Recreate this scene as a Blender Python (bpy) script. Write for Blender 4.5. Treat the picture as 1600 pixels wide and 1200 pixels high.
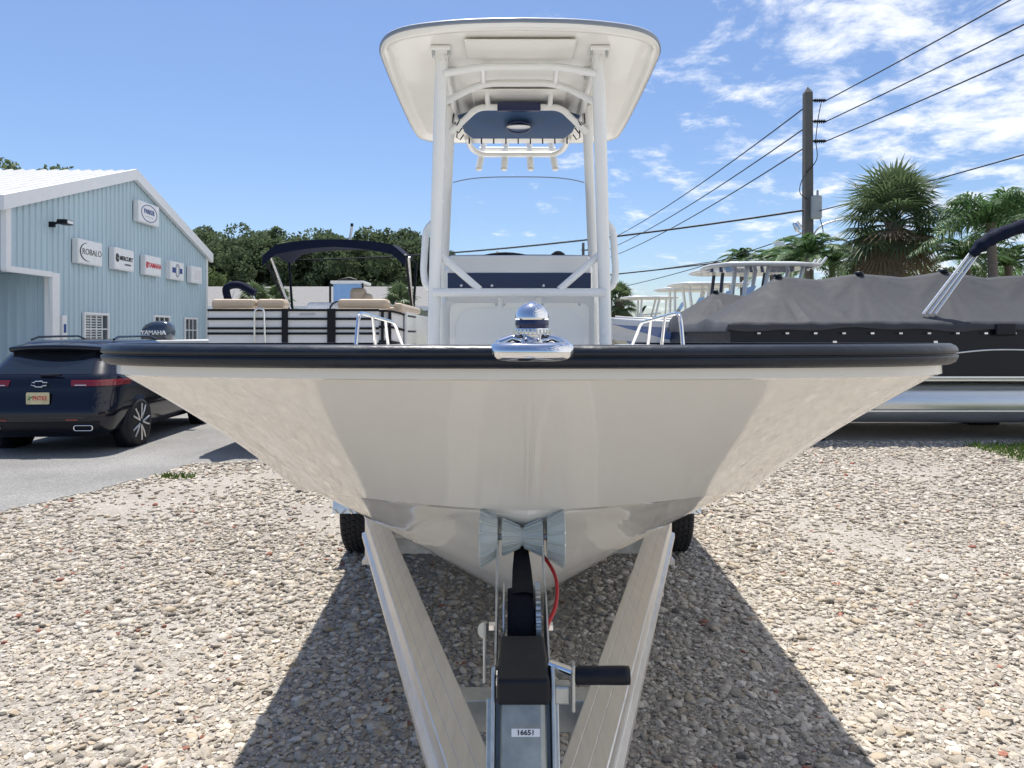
import bpy, bmesh, math, random
import numpy as np
from mathutils import Vector, Matrix
random.seed(7); rng = np.random.default_rng(11)
R = math.radians; PI = math.pi
scene = bpy.context.scene
for o in list(bpy.data.objects): bpy.data.objects.remove(o)
C = scene.collection

# ------------------------------------------------------------------ camera
CAM_H = 1.62; F = 1155.0
cd = bpy.data.cameras.new('camera'); cam = bpy.data.objects.new('camera', cd); C.objects.link(cam)
cam.location = (0, 0, CAM_H); cam.rotation_euler = (R(90), 0, 0)
cd.sensor_width = 36; cd.lens = 36 * F / 1600; cd.shift_y = -80 / 1600
cd.clip_start = 0.05; cd.clip_end = 5000
scene.camera = cam
scene.render.resolution_x = 1024; scene.render.resolution_y = 768
# ------------------------------------------------------------------ sky
SUN = Vector((-0.07, 0.32, 1.0)).normalized()
world = bpy.data.worlds.new('World'); scene.world = world; world.use_nodes = True
nt = world.node_tree; N = nt.nodes; L = nt.links; N.clear()
def nd(t, **k):
    n = N.new(t)
    for a, v in k.items(): setattr(n, a, v)
    return n
def mth(op, a, b=None, c=None, clamp=False):
    n = N.new('ShaderNodeMath'); n.operation = op; n.use_clamp = clamp
    for i, v in enumerate((a, b, c)):
        if v is None: continue
        if isinstance(v, (int, float)): n.inputs[i].default_value = v
        else: L.new(v, n.inputs[i])
    return n.outputs[0]
out = nd('ShaderNodeOutputWorld'); bg = nd('ShaderNodeBackground'); bg.inputs[1].default_value = 0.098
sky = nd('ShaderNodeTexSky', sky_type='NISHITA'); sky.sun_disc = False
sky.sun_elevation = math.asin(SUN.z); sky.sun_rotation = math.atan2(SUN.x, SUN.y)
sky.air_density = 1.0; sky.dust_density = 0.8; sky.ozone_density = 2.2
tc = nd('ShaderNodeTexCoord'); sx = nd('ShaderNodeSeparateXYZ'); L.new(tc.outputs['Generated'], sx.inputs[0])
den = mth('ADD', mth('MAXIMUM', sx.outputs[2], 0.0), 0.16)
cx = nd('ShaderNodeCombineXYZ'); L.new(mth('DIVIDE', sx.outputs[0], den), cx.inputs[0]); L.new(mth('DIVIDE', sx.outputs[1], den), cx.inputs[1])
n1 = nd('ShaderNodeTexNoise'); n1.inputs['Scale'].default_value = 4.6; n1.inputs['Detail'].default_value = 9; n1.inputs['Roughness'].default_value = 0.64; n1.inputs['Distortion'].default_value = 0.25
L.new(cx.outputs[0], n1.inputs['Vector'])
n2 = nd('ShaderNodeTexNoise'); n2.inputs['Scale'].default_value = 0.55; n2.inputs['Detail'].default_value = 2
L.new(cx.outputs[0], n2.inputs['Vector'])
side = mth('MULTIPLY', sx.outputs[0], 0.42)
cov = mth('ADD', mth('ADD', n1.outputs[0], mth('MULTIPLY', mth('SUBTRACT', n2.outputs[0], 0.5), 0.35)), side)
mr = nd('ShaderNodeMapRange', interpolation_type='SMOOTHSTEP'); L.new(cov, mr.inputs[0])
mr.inputs[1].default_value = 0.60; mr.inputs[2].default_value = 0.83; mr.inputs[3].default_value = 0; mr.inputs[4].default_value = 0.86
mix = nd('ShaderNodeMixRGB'); L.new(mr.outputs[0], mix.inputs[0])
tint = nd('ShaderNodeMixRGB', blend_type='MULTIPLY'); tint.inputs[0].default_value = 1; tint.inputs[2].default_value = (.93, 1.02, 1.18, 1)
L.new(sky.outputs[0], tint.inputs[1]); L.new(tint.outputs[0], mix.inputs[1]); mix.inputs[2].default_value = (8.9, 9.1, 9.5, 1)
L.new(mix.outputs[0], bg.inputs[0]); L.new(bg.outputs[0], out.inputs[0])
sd = bpy.data.lights.new('sun', 'SUN'); sd.energy = 4.8; sd.angle = R(0.5); sd.color = (1, 0.955, 0.89)
sun = bpy.data.objects.new('sun', sd); C.objects.link(sun); sun.rotation_euler = SUN.to_track_quat('Z', 'Y').to_euler(); sun.location = (0, 0, 30)
scene.view_settings.view_transform = 'Standard'; scene.view_settings.look = 'None'
scene.view_settings.exposure = 0.38; scene.view_settings.gamma = 1

# ------------------------------------------------------------------ materials
MATS = {}
def mat(name, col, rough=0.5, metal=0.0, var=0.08, vscale=6.0, bump=0.0, bscale=60.0, coat=0.0, trans=0.0, alpha=1.0, attr=None, streak=None, spec=0.5):
    if name in MATS: return MATS[name]
    m = bpy.data.materials.new(name); m.use_nodes = True; MATS[name] = m
    t = m.node_tree; b = t.nodes['Principled BSDF']; lk = t.links.new
    b.inputs['Roughness'].default_value = rough; b.inputs['Metallic'].default_value = metal
    b.inputs['Coat Weight'].default_value = coat; b.inputs['Coat Roughness'].default_value = 0.04
    b.inputs['Transmission Weight'].default_value = trans; b.inputs['Alpha'].default_value = alpha
    b.inputs['Specular IOR Level'].default_value = spec
    co = t.nodes.new('ShaderNodeTexCoord'); mp = t.nodes.new('ShaderNodeMapping'); lk(co.outputs['Object'], mp.inputs[0])
    if streak: mp.inputs['Scale'].default_value = streak
    nz = t.nodes.new('ShaderNodeTexNoise'); nz.inputs['Scale'].default_value = vscale; nz.inputs['Detail'].default_value = 5; nz.inputs['Roughness'].default_value = 0.6
    lk(mp.outputs[0], nz.inputs['Vector'])
    rp = t.nodes.new('ShaderNodeMapRange'); rp.inputs[1].default_value = 0.25; rp.inputs[2].default_value = 0.75; rp.inputs[3].default_value = 1 - var; rp.inputs[4].default_value = 1 + var
    lk(nz.outputs[0], rp.inputs[0])
    mx = t.nodes.new('ShaderNodeVectorMath'); mx.operation = 'SCALE'; lk(rp.outputs[0], mx.inputs['Scale'])
    if attr:
        at = t.nodes.new('ShaderNodeAttribute'); at.attribute_name = attr; lk(at.outputs['Color'], mx.inputs[0])
    else: mx.inputs[0].default_value = col[:3]
    lk(mx.outputs[0], b.inputs['Base Color'])
    rr = t.nodes.new('ShaderNodeMapRange'); rr.inputs[3].default_value = max(0.01, rough * 0.8); rr.inputs[4].default_value = min(1, rough * 1.25)
    lk(nz.outputs[0], rr.inputs[0]); lk(rr.outputs[0], b.inputs['Roughness'])
    if bump:
        n2 = t.nodes.new('ShaderNodeTexNoise'); n2.inputs['Scale'].default_value = bscale; n2.inputs['Detail'].default_value = 4; lk(mp.outputs[0], n2.inputs['Vector'])
        bp = t.nodes.new('ShaderNodeBump'); bp.inputs['Strength'].default_value = bump; bp.inputs['Distance'].default_value = 0.02
        lk(n2.outputs[0], bp.inputs['Height']); lk(bp.outputs[0], b.inputs['Normal'])
    return m
GEL = mat('gelcoat', (0.84, 0.81, 0.745), 0.09, var=0.015, vscale=2.5, bump=0.006, bscale=4, coat=0.6)
GELT = mat('gelcoat_top', (0.78, 0.765, 0.72), 0.22, var=0.02, coat=0.3)
POWD = mat('white_powdercoat', (0.80, 0.80, 0.78), 0.25, var=0.02, coat=0.3)
RUB = mat('black_rubber', (0.022, 0.025, 0.03), 0.42, var=0.4, vscale=14, bump=0.1, bscale=90)
RUBG = mat('rubber_rail', (0.011, 0.016, 0.026), 0.36, spec=.4, var=0.45, vscale=9, bump=0.12, bscale=40, streak=(0.5, 1, 1))
CHR = mat('polished_stainless', (0.80, 0.80, 0.80), 0.06, 1.0, var=0.03)
STEEL = mat('galvanised_steel', (0.52, 0.545, 0.545), 0.44, 1.0, var=0.22, vscale=22, bump=0.06, bscale=60)
ALU = mat('mill_aluminium', (0.82, 0.81, 0.785), 0.36, 1.0, var=0.08, vscale=9, bump=0.05, bscale=30, streak=(6, 0.6, 6))
ALUT = mat('tube_aluminium', (0.60, 0.63, 0.66), 0.33, 1.0, var=0.12, vscale=3, streak=(0.3, 2, 2))
BLK = mat('black_plastic', (0.006, 0.008, 0.014), 0.42, spec=.3, var=0.25, vscale=20, bump=0.05, bscale=120)
WEB = mat('black_webbing', (0.006, 0.007, 0.012), 0.8, spec=.2, var=0.3, vscale=40, bump=0.3, bscale=200)
NAVYB = mat('navy_panel', (0.012, 0.02, 0.075), 0.12, var=0.1)
MESHB = mat('blue_mesh_fabric', (0.03, 0.075, 0.17), 0.7, var=0.2, vscale=12, bump=0.3, bscale=300)
POLYU = mat('clear_poly_roller', (0.70, 0.76, 0.73), 0.25, var=0.06, trans=0.35)
POSTM = mat('weathered_post_steel', (0.34, 0.36, 0.345), 0.5, 0.85, var=0.3, vscale=12, bump=0.08, bscale=40)
REDC = mat('red_cable', (0.45, 0.012, 0.02), 0.35, var=0.1)
YEL = mat('yellow_tag', (0.65, 0.48, 0.08), 0.5)
GREY = mat('grey_trim', (0.22, 0.25, 0.29), 0.35)
WHT = mat('white_paint', (0.80, 0.80, 0.80), 0.4, var=0.04)
INK = mat('black_ink', (0.02, 0.02, 0.025), 0.6)
REDI = mat('red_ink', (0.6, 0.02, 0.03), 0.6)
BLUI = mat('blue_ink', (0.03, 0.07, 0.25), 0.6)
GRYI = mat('grey_ink', (0.35, 0.38, 0.42), 0.6)
TYRE = mat('tyre_rubber', (0.018, 0.018, 0.02), 0.7, var=0.3, vscale=18, bump=0.2, bscale=70)
NAVC = mat('navy_canvas', (0.006, 0.010, 0.028), 0.85, spec=.2, var=0.25, vscale=10, bump=0.4, bscale=25)
TARP = mat('grey_tarp', (0.052, 0.055, 0.062), 0.7, var=0.12, vscale=3, bump=0.25, bscale=14, spec=.3)
TANV = mat('tan_vinyl', (0.52, 0.41, 0.29), 0.42, var=0.06, bump=0.1, bscale=12)
BODY = mat('black_car_paint', (0.004, 0.005, 0.012), 0.14, var=0.1, coat=0.35, spec=.4)
TINT = mat('tinted_glass', (0.008, 0.012, 0.018), 0.04, var=0.1, coat=0.5)
REDL = mat('red_lens', (0.22, 0.008, 0.012), 0.1, coat=0.6)
BLUEW = mat('pale_blue_metal', (0.45, 0.575, 0.64), 0.42, var=0.06, vscale=1.2, streak=(1, 1, 0.25), bump=0.02, bscale=4)
ROOFW = mat('white_roof_metal', (0.60, 0.60, 0.59), 0.4, var=0.07, vscale=2)
SHIN = mat('grey_shingle', (0.21, 0.205, 0.20), 0.85, var=0.25, vscale=9, bump=0.4, bscale=20)
STUC = mat('grey_stucco', (0.38, 0.40, 0.43), 0.85, var=0.08)
CONC = mat('pole_concrete', (0.13, 0.128, 0.118), 0.8, var=0.15, vscale=5, bump=0.2, bscale=20)
BARK = mat('bark', (0.10, 0.078, 0.06), 0.9, var=0.35, vscale=9, bump=0.8, bscale=18)
PBARK = mat('palm_bark', (0.17, 0.14, 0.115), 0.9, var=0.35, vscale=7, bump=0.8, bscale=14, streak=(1, 1, 4))
LEAF = mat('oak_leaf', (0.115, 0.155, 0.08), 0.7, spec=.2, var=0.5, vscale=0.7)
LEAF2 = mat('light_leaf', (0.11, 0.15, 0.055), 0.7, spec=.2, var=0.45, vscale=0.8)
PALML = mat('fan_palm_leaf', (0.10, 0.145, 0.065), 0.5, var=0.4, vscale=1.2)
PALMD = mat('dry_palm_leaf', (0.19, 0.145, 0.085), 0.8, var=0.4, vscale=1.5)
PALMG = mat('feather_palm_leaf', (0.09, 0.17, 0.06), 0.5, var=0.4, vscale=1.0)
GRASS = mat('grass_blade', (0.10, 0.17, 0.03), 0.6, var=0.4, vscale=3)
HULLB = mat('blue_hull', (0.12, 0.21, 0.47), 0.12, coat=0.6)
WOOD = mat('old_timber', (0.06, 0.05, 0.045), 0.9, var=0.3)
WIRE = mat('wire', (0.015, 0.015, 0.018), 0.6)
for m_ in (LEAF, LEAF2, PALML, PALMD, PALMG, GRASS):
    t_ = m_.node_tree; p_ = t_.nodes['Principled BSDF']; o_ = t_.nodes['Material Output']; tl_ = t_.nodes.new('ShaderNodeBsdfTranslucent'); mx_ = t_.nodes.new('ShaderNodeMixShader'); mx_.inputs[0].default_value = .4
    t_.links.new(p_.inputs['Base Color'].links[0].from_socket, tl_.inputs[0]); t_.links.new(p_.outputs[0], mx_.inputs[1]); t_.links.new(tl_.outputs[0], mx_.inputs[2]); t_.links.new(mx_.outputs[0], o_.inputs[0])
GLASS = mat('clear_acrylic', (0.95, 0.97, 0.98), 0.02, trans=1.0, var=0.0)
GLASS.node_tree.nodes['Principled BSDF'].inputs['IOR'].default_value = 1.2
PANE = mat('window_pane', (0.05, 0.065, 0.075), 0.05, coat=0.5)

# ------------------------------------------------------------------ mesh helpers
def cat_rom(pts, n):
    P = np.array(pts, float); K = len(P)
    if K == 2: return [Vector(P[0] + (P[1] - P[0]) * i / n) for i in range(n + 1)]
    out = []
    for j in range(n + 1):
        t = j / n * (K - 1); i = min(int(t), K - 2); f = t - i
        p1, p2 = P[i], P[i + 1]; p0 = P[i - 1] if i > 0 else 2 * p1 - p2; p3 = P[i + 2] if i + 2 < K else 2 * p2 - p1
        out.append(Vector(0.5 * (2 * p1 + (p2 - p0) * f + (2 * p0 - 5 * p1 + 4 * p2 - p3) * f * f + (3 * p1 - p0 - 3 * p2 + p3) * f ** 3)))
    return out
def round_path(pts, r, n=5):
    """polyline with rounded corners"""
    P = [Vector(p) for p in pts]; o = [P[0]]
    for i in range(1, len(P) - 1):
        a = P[i - 1] - P[i]; b = P[i + 1] - P[i]; d = min(r, a.length * .45, b.length * .45)
        s = P[i] + a.normalized() * d; e = P[i] + b.normalized() * d
        for k in range(n + 1):
            t = k / n; o.append(s * (1 - t) ** 2 + P[i] * 2 * t * (1 - t) + e * t * t)
    o.append(P[-1]); return o
class MB:
    def __init__(s): s.v = []; s.f = []; s.sm = []
    def add(s, v, f, smooth=False):
        o = len(s.v); s.v += [tuple(x) for x in v]; s.f += [tuple(i + o for i in q) for q in f]; s.sm += [smooth] * len(f); return s
    def box(s, x0, x1, y0, y1, z0, z1, b=0.0):
        if x1 < x0: x0, x1 = x1, x0
        if y1 < y0: y0, y1 = y1, y0
        if z1 < z0: z0, z1 = z1, z0
        bm = bmesh.new(); bmesh.ops.create_cube(bm, size=1)
        for v in bm.verts: v.co = Vector(((x0 + x1) / 2 + v.co.x * (x1 - x0), (y0 + y1) / 2 + v.co.y * (y1 - y0), (z0 + z1) / 2 + v.co.z * (z1 - z0)))
        if b: bmesh.ops.bevel(bm, geom=bm.edges[:], offset=min(b, .45 * min(x1 - x0, y1 - y0, z1 - z0)), segments=2, affect='EDGES', profile=.5)
        return s.bm(bm)
    def bm(s, bm, M=None, smooth=False):
        bm.verts.ensure_lookup_table(); bm.verts.index_update()
        s.add([(M @ v.co if M else v.co) for v in bm.verts], [[v.index for v in f.verts] for f in bm.faces], smooth); bm.free(); return s
    def tube(s, pts, r, seg=10, caps=True, closed=False):
        P = [Vector(p) for p in pts]; n = len(P); rs = r if isinstance(r, (list, tuple)) else [r] * n
        V = []; up = None
        for i in range(n):
            a = P[i - 1] if (i > 0 or closed) else P[i]; b = P[(i + 1) % n] if (i < n - 1 or closed) else P[i]
            t = (b - a).normalized()
            if up is None: up = Vector((0, 0, 1)) if abs(t.z) < .9 else Vector((0, 1, 0))
            x = t.cross(up).normalized(); up = x.cross(t).normalized()
            for k in range(seg):
                q = 2 * PI * k / seg; V.append(P[i] + (x * math.cos(q) + up * math.sin(q)) * rs[i])
        Fc = []
        for i in range(n if closed else n - 1):
            j = (i + 1) % n
            for k in range(seg): Fc.append((i * seg + k, i * seg + (k + 1) % seg, j * seg + (k + 1) % seg, j * seg + k))
        s.add(V, Fc, True)
        if caps and not closed: s.add(V[:seg], [tuple(range(seg))[::-1]]); s.add(V[-seg:], [tuple(range(seg))])
        return s
    def lathe(s, prof, M, seg=24, smooth=True):
        V = []; Fc = []; n = len(prof)
        for r, z in prof:
            for k in range(seg): q = 2 * PI * k / seg; V.append(M @ Vector((r * math.cos(q), r * math.sin(q), z)))
        for i in range(n - 1):
            for k in range(seg): Fc.append((i * seg + k, i * seg + (k + 1) % seg, (i + 1) * seg + (k + 1) % seg, (i + 1) * seg + k))
        s.add(V, Fc, smooth)
        for i in (0, n - 1):
            if prof[i][0] > 1e-5: s.add(V[i * seg:(i + 1) * seg], [tuple(range(seg))])
        return s
    def prism(s, poly, M, h):
        n = len(poly); V = [M @ Vector((x, y, 0)) for x, y in poly] + [M @ Vector((x, y, h)) for x, y in poly]
        return s.add(V, [tuple(range(n))[::-1], tuple(range(n, 2 * n))] + [(i, (i + 1) % n, n + (i + 1) % n, n + i) for i in range(n)])
    def grid(s, rows, smooth=True, close=False):
        n = len(rows[0]); V = [p for r in rows for p in r]; Fc = []
        for i in range(len(rows) - 1):
            for k in range(n - 1 + (1 if close else 0)):
                k2 = (k + 1) % n; Fc.append((i * n + k, i * n + k2, (i + 1) * n + k2, (i + 1) * n + k))
        return s.add(V, Fc, smooth)
    def mesh(s, name, m, fix=True):
        me = bpy.data.meshes.new(name); me.from_pydata(s.v, [], s.f)
        me.polygons.foreach_set('use_smooth', s.sm)
        if fix:
            bm = bmesh.new(); bm.from_mesh(me); bmesh.ops.recalc_face_normals(bm, faces=bm.faces[:]); bm.to_mesh(me); bm.free()
        me.materials.append(m); me.update(); return me
    def build(s, name, m, parent=None, fix=True, **tags):
        org = Vector((0, 0, 0)); p = parent
        while p: org = org + p.location; p = p.parent
        if org.length: s.v = [tuple(Vector(v) - org) for v in s.v]
        o = bpy.data.objects.new(name, s.mesh(name, m, fix)); C.objects.link(o); o.parent = parent
        for k, v in tags.items(): o[k] = v
        return o
def thing(name, label, cat, loc=(0, 0, 0), group=None):
    o = bpy.data.objects.new(name, None); C.objects.link(o); o.location = loc; o.empty_display_size = .2
    o['label'] = label; o['category'] = cat
    if group: o['group'] = group
    return o
def copy_tree(o, parent=None):
    c = o.copy(); C.objects.link(c); c.parent = parent
    for ch in list(o.children): copy_tree(ch, c)
    return c
def text_mb(s, size, M, ext=0.004, sx=1.0, bold=0.0, align='CENTER'):
    cu = bpy.data.curves.new('t', 'FONT'); cu.body = s; cu.size = size; cu.extrude = ext; cu.offset = bold; cu.align_x = align; cu.align_y = 'CENTER'; cu.resolution_u = 3
    ob = bpy.data.objects.new('t', cu); C.objects.link(ob); bpy.context.view_layer.update()
    me = bpy.data.meshes.new_from_object(ob.evaluated_get(bpy.context.evaluated_depsgraph_get()))
    b = MB(); b.add([M @ Vector((v.co.x * sx, v.co.y, v.co.z)) for v in me.vertices], [list(p.vertices) for p in me.polygons])
    bpy.data.objects.remove(ob); bpy.data.curves.remove(cu); bpy.data.meshes.remove(me); return b
def frame(o, x, y):
    x = Vector(x).normalized(); z = x.cross(Vector(y)).normalized(); y = z.cross(x)
    return Matrix(((x.x, y.x, z.x, o[0]), (x.y, y.y, z.y, o[1]), (x.z, y.z, z.z, o[2]), (0, 0, 0, 1)))
def W(px, py, d): return Vector(((px - 800) / F * d, d, CAM_H - (py - 520) / F * d))

# ------------------------------------------------------------------ ground
def ground_mat(name, cols, scale, bump, dist):
    m = bpy.data.materials.new(name); m.use_nodes = True; t = m.node_tree; lk = t.links.new; b = t.nodes['Principled BSDF']; b.inputs['Roughness'].default_value = 0.9
    co = t.nodes.new('ShaderNodeTexCoord'); v = t.nodes.new('ShaderNodeTexVoronoi'); v.inputs['Scale'].default_value = scale; lk(co.outputs['Object'], v.inputs['Vector'])
    sp = t.nodes.new('ShaderNodeSeparateColor'); lk(v.outputs['Color'], sp.inputs[0])
    cr = t.nodes.new('ShaderNodeValToRGB'); cr.color_ramp.elements.remove(cr.color_ramp.elements[1])
    for i, (p, c) in enumerate(cols):
        e = cr.color_ramp.elements[0] if i == 0 else cr.color_ramp.elements.new(p)
        e.position = p; e.color = (*c, 1)
    lk(sp.outputs[0], cr.inputs[0])
    nz = t.nodes.new('ShaderNodeTexNoise'); nz.inputs['Scale'].default_value = 0.9; nz.inputs['Detail'].default_value = 6; lk(co.outputs['Object'], nz.inputs['Vector'])
    rp = t.nodes.new('ShaderNodeMapRange'); rp.inputs[1].default_value = .3; rp.inputs[2].default_value = .7; rp.inputs[3].default_value = .82; rp.inputs[4].default_value = 1.15; lk(nz.outputs[0], rp.inputs[0])
    sc = t.nodes.new('ShaderNodeVectorMath'); sc.operation = 'SCALE'; lk(cr.outputs[0], sc.inputs[0]); lk(rp.outputs[0], sc.inputs['Scale']); lk(sc.outputs[0], b.inputs['Base Color'])
    bp = t.nodes.new('ShaderNodeBump'); bp.invert = True; bp.inputs['Strength'].default_value = bump; bp.inputs['Distance'].default_value = dist; lk(v.outputs['Distance'], bp.inputs['Height']); lk(bp.outputs[0], b.inputs['Normal'])
    return m
GRAV = ground_mat('gravel_bed', [(0, (.26, .232, .195)), (.3, (.34, .308, .262)), (.6, (.41, .377, .325)), (.85, (.48, .45, .40)), (1, (.36, .315, .27))], 85, .8, .012)
ASPH = ground_mat('asphalt', [(0, (.15, .147, .14)), (.5, (.225, .22, .21)), (1, (.31, .305, .29))], 110, .5, .006)
FIELD = mat('far_ground', (.20, .19, .13), .95, var=.3, vscale=.3)
def sheet(name, poly, z, m, **k):
    return MB().add([(x, y, z) for x, y in poly], [tuple(range(len(poly)))]).build(name, m, None, True, kind='structure', **k)
sheet('ground', [(-1500, -60), (1500, -60), (1500, 2500), (-1500, 2500)], -0.012, FIELD)
gravel = sheet('gravel_yard', [(-30, -8), (40, -8), (40, 20), (-4.1, 20), (-30, 20)], 0.0, GRAV)
edge = [(-9.5, 3.4), (-7.2, 4.6), (-5.6, 5.75), (-4.62, 6.66), (-4.3, 7.5), (-4.05, 8.3), (-3.95, 9.1), (-3.1, 9.35), (-1.5, 9.75), (0.5, 10.4), (2.0, 13.6), (2.2, 40)]
edge2 = []
for i in range(len(edge) - 1):
    for k in range(6):
        t = k / 6; edge2.append((edge[i][0] * (1 - t) + edge[i + 1][0] * t + random.uniform(-.05, .05), edge[i][1] * (1 - t) + edge[i + 1][1] * t + random.uniform(-.05, .05)))
sheet('asphalt_road', edge2 + [(2.2, 60), (-60, 60), (-60, -2), (-30, -2)], 0.006, ASPH)
sheet('road_marking', [(-6.65, 8.15), (-6.05, 8.5), (-6.1, 8.62), (-6.9, 8.2)], 0.011, mat('worn_road_paint', (.62, .62, .6), .8, var=.3, vscale=12))
sheet('lawn', [(6.3, 9.0), (7.2, 8.5), (14, 8.2), (20, 9), (20, 10.6), (12, 10.7), (6.6, 10.5)], 0.005, mat('lawn_soil', (.09, .13, .035), .9, var=.3, vscale=5))
# stones
def ico(sub):
    bm = bmesh.new(); bmesh.ops.create_icosphere(bm, subdivisions=sub, radius=1); bm.verts.ensure_lookup_table()
    v = np.array([x.co[:] for x in bm.verts]); f = np.array([[x.index for x in q.verts] for q in bm.faces]); bm.free(); return v, f
STC = np.array([1.0, .945, .865]) * np.array([(.44, .41, .36), (.52, .49, .44), (.36, .335, .295), (.60, .575, .53), (.28, .26, .235), (.43, .375, .30), (.20, .185, .175), (.30, .135, .10), (.48, .45, .42)])
STP = np.array([.24, .24, .16, .13, .06, .09, .022, .008, .05])
def on_asphalt(x, y):
    ex = np.array(edge); return (x < np.interp(y, ex[:, 1], ex[:, 0])) & (y > 3.4) | ((y > np.interp(x, ex[3:, 0], ex[3:, 1]) - .02) & (x > -4.0) & (x < 1.5))
def stones(n, y0, y1, wfun, r0, r1, sub):
    y = np.sqrt(rng.uniform(y0 ** 2, y1 ** 2, n)); x = rng.uniform(-1, 1, n) * wfun(y)
    k = ~on_asphalt(x, y); x = x[k]; y = y[k]; n = len(x)
    # worn tyre-track / dust patches thin the stones out
    dust = np.sin(x * 1.7 + np.sin(y * 1.1) * 1.3) * np.sin(y * .9 + 1.3 * np.sin(x * 1.3)); k = rng.random(n) > np.clip((dust - .2) * 1.3, 0, .8); x = x[k]; y = y[k]; n = len(x)
    r = r0 * np.exp(rng.normal(0, .42, n)); r = np.clip(r, r0 * .5, r1)
    return x, y, r
def stone_mesh(x, y, r, sub):
    bv, bf = ico(sub); n = len(x); nv = len(bv)
    a = rng.uniform(0, 2 * PI, n); sc = np.stack([r * rng.uniform(.8, 1.35, n), r * rng.uniform(.7, 1.1, n), r * rng.uniform(.34, .62, n)], 1)
    jit = 1 + rng.normal(0, .17, (n, nv, 1)); V = bv[None] * jit * sc[:, None, :]
    tl = rng.normal(0, .28, n); z0 = V[:, :, 2].copy(); V[:, :, 2] = z0 + V[:, :, 0] * np.sin(tl)[:, None]
    ca, sa = np.cos(a)[:, None], np.sin(a)[:, None]
    X = V[:, :, 0] * ca - V[:, :, 1] * sa + x[:, None]; Y = V[:, :, 0] * sa + V[:, :, 1] * ca + y[:, None]; Z = V[:, :, 2] + (r * .16)[:, None]
    co = np.stack([X, Y, Z], 2).reshape(-1, 3); fa = (bf[None] + (np.arange(n) * nv)[:, None, None]).reshape(-1, 3)
    return co, fa, nv
PEB = mat('pebble', (.4, .38, .34), .85, var=.22, vscale=90, attr='Col', bump=.3, bscale=160)
def np_obj(name, co, fa, col, m, parent=None, kind=None, smooth=True):
    me = bpy.data.meshes.new(name); me.vertices.add(len(co)); me.vertices.foreach_set('co', co.astype(np.float32).ravel())
    me.loops.add(fa.size); me.loops.foreach_set('vertex_index', fa.astype(np.int32).ravel()); k = fa.shape[1]
    me.polygons.add(len(fa)); me.polygons.foreach_set('loop_start', np.arange(0, fa.size, k, dtype=np.int32)); me.polygons.foreach_set('use_smooth', np.full(len(fa), smooth))
    if col is not None:
        at = me.color_attributes.new('Col', 'FLOAT_COLOR', 'POINT'); at.data.foreach_set('color', np.concatenate([col, np.ones((len(col), 1))], 1).astype(np.float32).ravel())
    me.update(calc_edges=True); me.validate(); me.materials.append(m)
    o = bpy.data.objects.new(name, me); C.objects.link(o); o.parent = parent
    if kind: o['kind'] = kind
    return o
zones = [(36000, 2.1, 3.9, lambda y: .95 * y + .7, .0102, .027, 1), (42000, 3.9, 6.2, lambda y: .95 * y + .6, .0128, .04, 1), (44000, 6.2, 11.0, lambda y: .95 * y, .018, .034, 1)]
allr = []
for zi, (n, y0, y1, wf, r0, r1, sub) in enumerate(zones):
    x, y, r = stones(n, y0, y1, wf, r0, r1, sub)
    if zi == 0:
        app = r / y * (np.abs(x) < .62 * y) * (y > 2.6); big = np.argsort(-app)[:280]; msk = np.zeros(len(x), bool); msk[big] = True
        for i in big:
            co, fa, nv = stone_mesh(np.zeros(1), np.zeros(1), r[i:i + 1] * 1.0, 2)
            c = np.repeat(STC[rng.choice(9, 1, p=STP / STP.sum())] * rng.uniform(.85, 1.15), len(co), 0)
            o = np_obj('stone', co, fa, c, PEB, gravel); o.location = (x[i], y[i], 0.0)
        x, y, r = x[~msk], y[~msk], r[~msk]
    co, fa, nv = stone_mesh(x, y, r, sub)
    c = STC[rng.choice(9, len(x), p=STP / STP.sum())] * rng.uniform(.8, 1.2, (len(x), 1))
    np_obj('pebbles', co, fa, np.repeat(c, nv, 0), PEB, gravel, 'stuff', zi > 0)
# grass
def grass(name, cx, cy, sx_, sy_, n, h, label):
    b = MB()
    for i in range(n):
        x = cx + random.uniform(-1, 1) * sx_; y = cy + random.uniform(-1, 1) * sy_; a = random.uniform(0, 6.3); hh = h * random.uniform(.5, 1.2); l = random.uniform(.2, .8) * hh; w = .006
        dx, dy = math.cos(a), math.sin(a); b.add([(x - dy * w, y + dx * w, 0), (x + dy * w, y - dx * w, 0), (x + dx * l * .4, y + dy * l * .4, hh * .7), (x + dx * l, y + dy * l, hh)], [(0, 1, 2), (0, 2, 3)])
    o = b.build(name, GRASS, None, False, kind='stuff', label=label, category='grass'); return o
grass('grass', 9.5, 9.6, 3.1, .95, 9000, .09, 'short green grass beside the gravel under the covered pontoon boat')
grass('weeds', -3.72, 8.2, .18, .06, 160, .07, 'small green weeds at the gravel edge by the asphalt')

# ------------------------------------------------------------------ main boat
BX, BY = 0.045, 1.65
boat = thing('center_console_boat', 'large off-white center console boat with black rub rail, on the aluminium trailer', 'boat', (BX, BY, 0))
def Bp(x, s, z): return Vector((x + BX, BY + s, z))
gx = [0, .34, .64, .88, 1.03, 1.095, 1.125, 1.14, 1.165, 1.2, 1.25, 1.26]; gs = [0, .014, .05, .115, .21, .34, .58, 1.1, 1.8, 2.8, 4.2, 6.6]
cxs = [0, .2, .4, .58, .72, .82, .9, .97, 1.03, 1.09, 1.13, 1.14]; cs = [.45, .46, .52, .64, .8, 1.0, 1.3, 1.7, 2.3, 3.1, 4.2, 6.6]; cz = [1.115, 1.123, 1.126, 1.118, 1.096, 1.06, 1.01, .96, .90, .85, .82, .80]
ks = [.452, .468, .53, .61, .72, .86, 1.05, 1.35, 1.9, 2.8, 4.2, 6.6]; kz = [1.11, 1.085, 1.03, .96, .86, .745, .63, .54, .49, .47, .47, .47]
NU = 160
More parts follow.
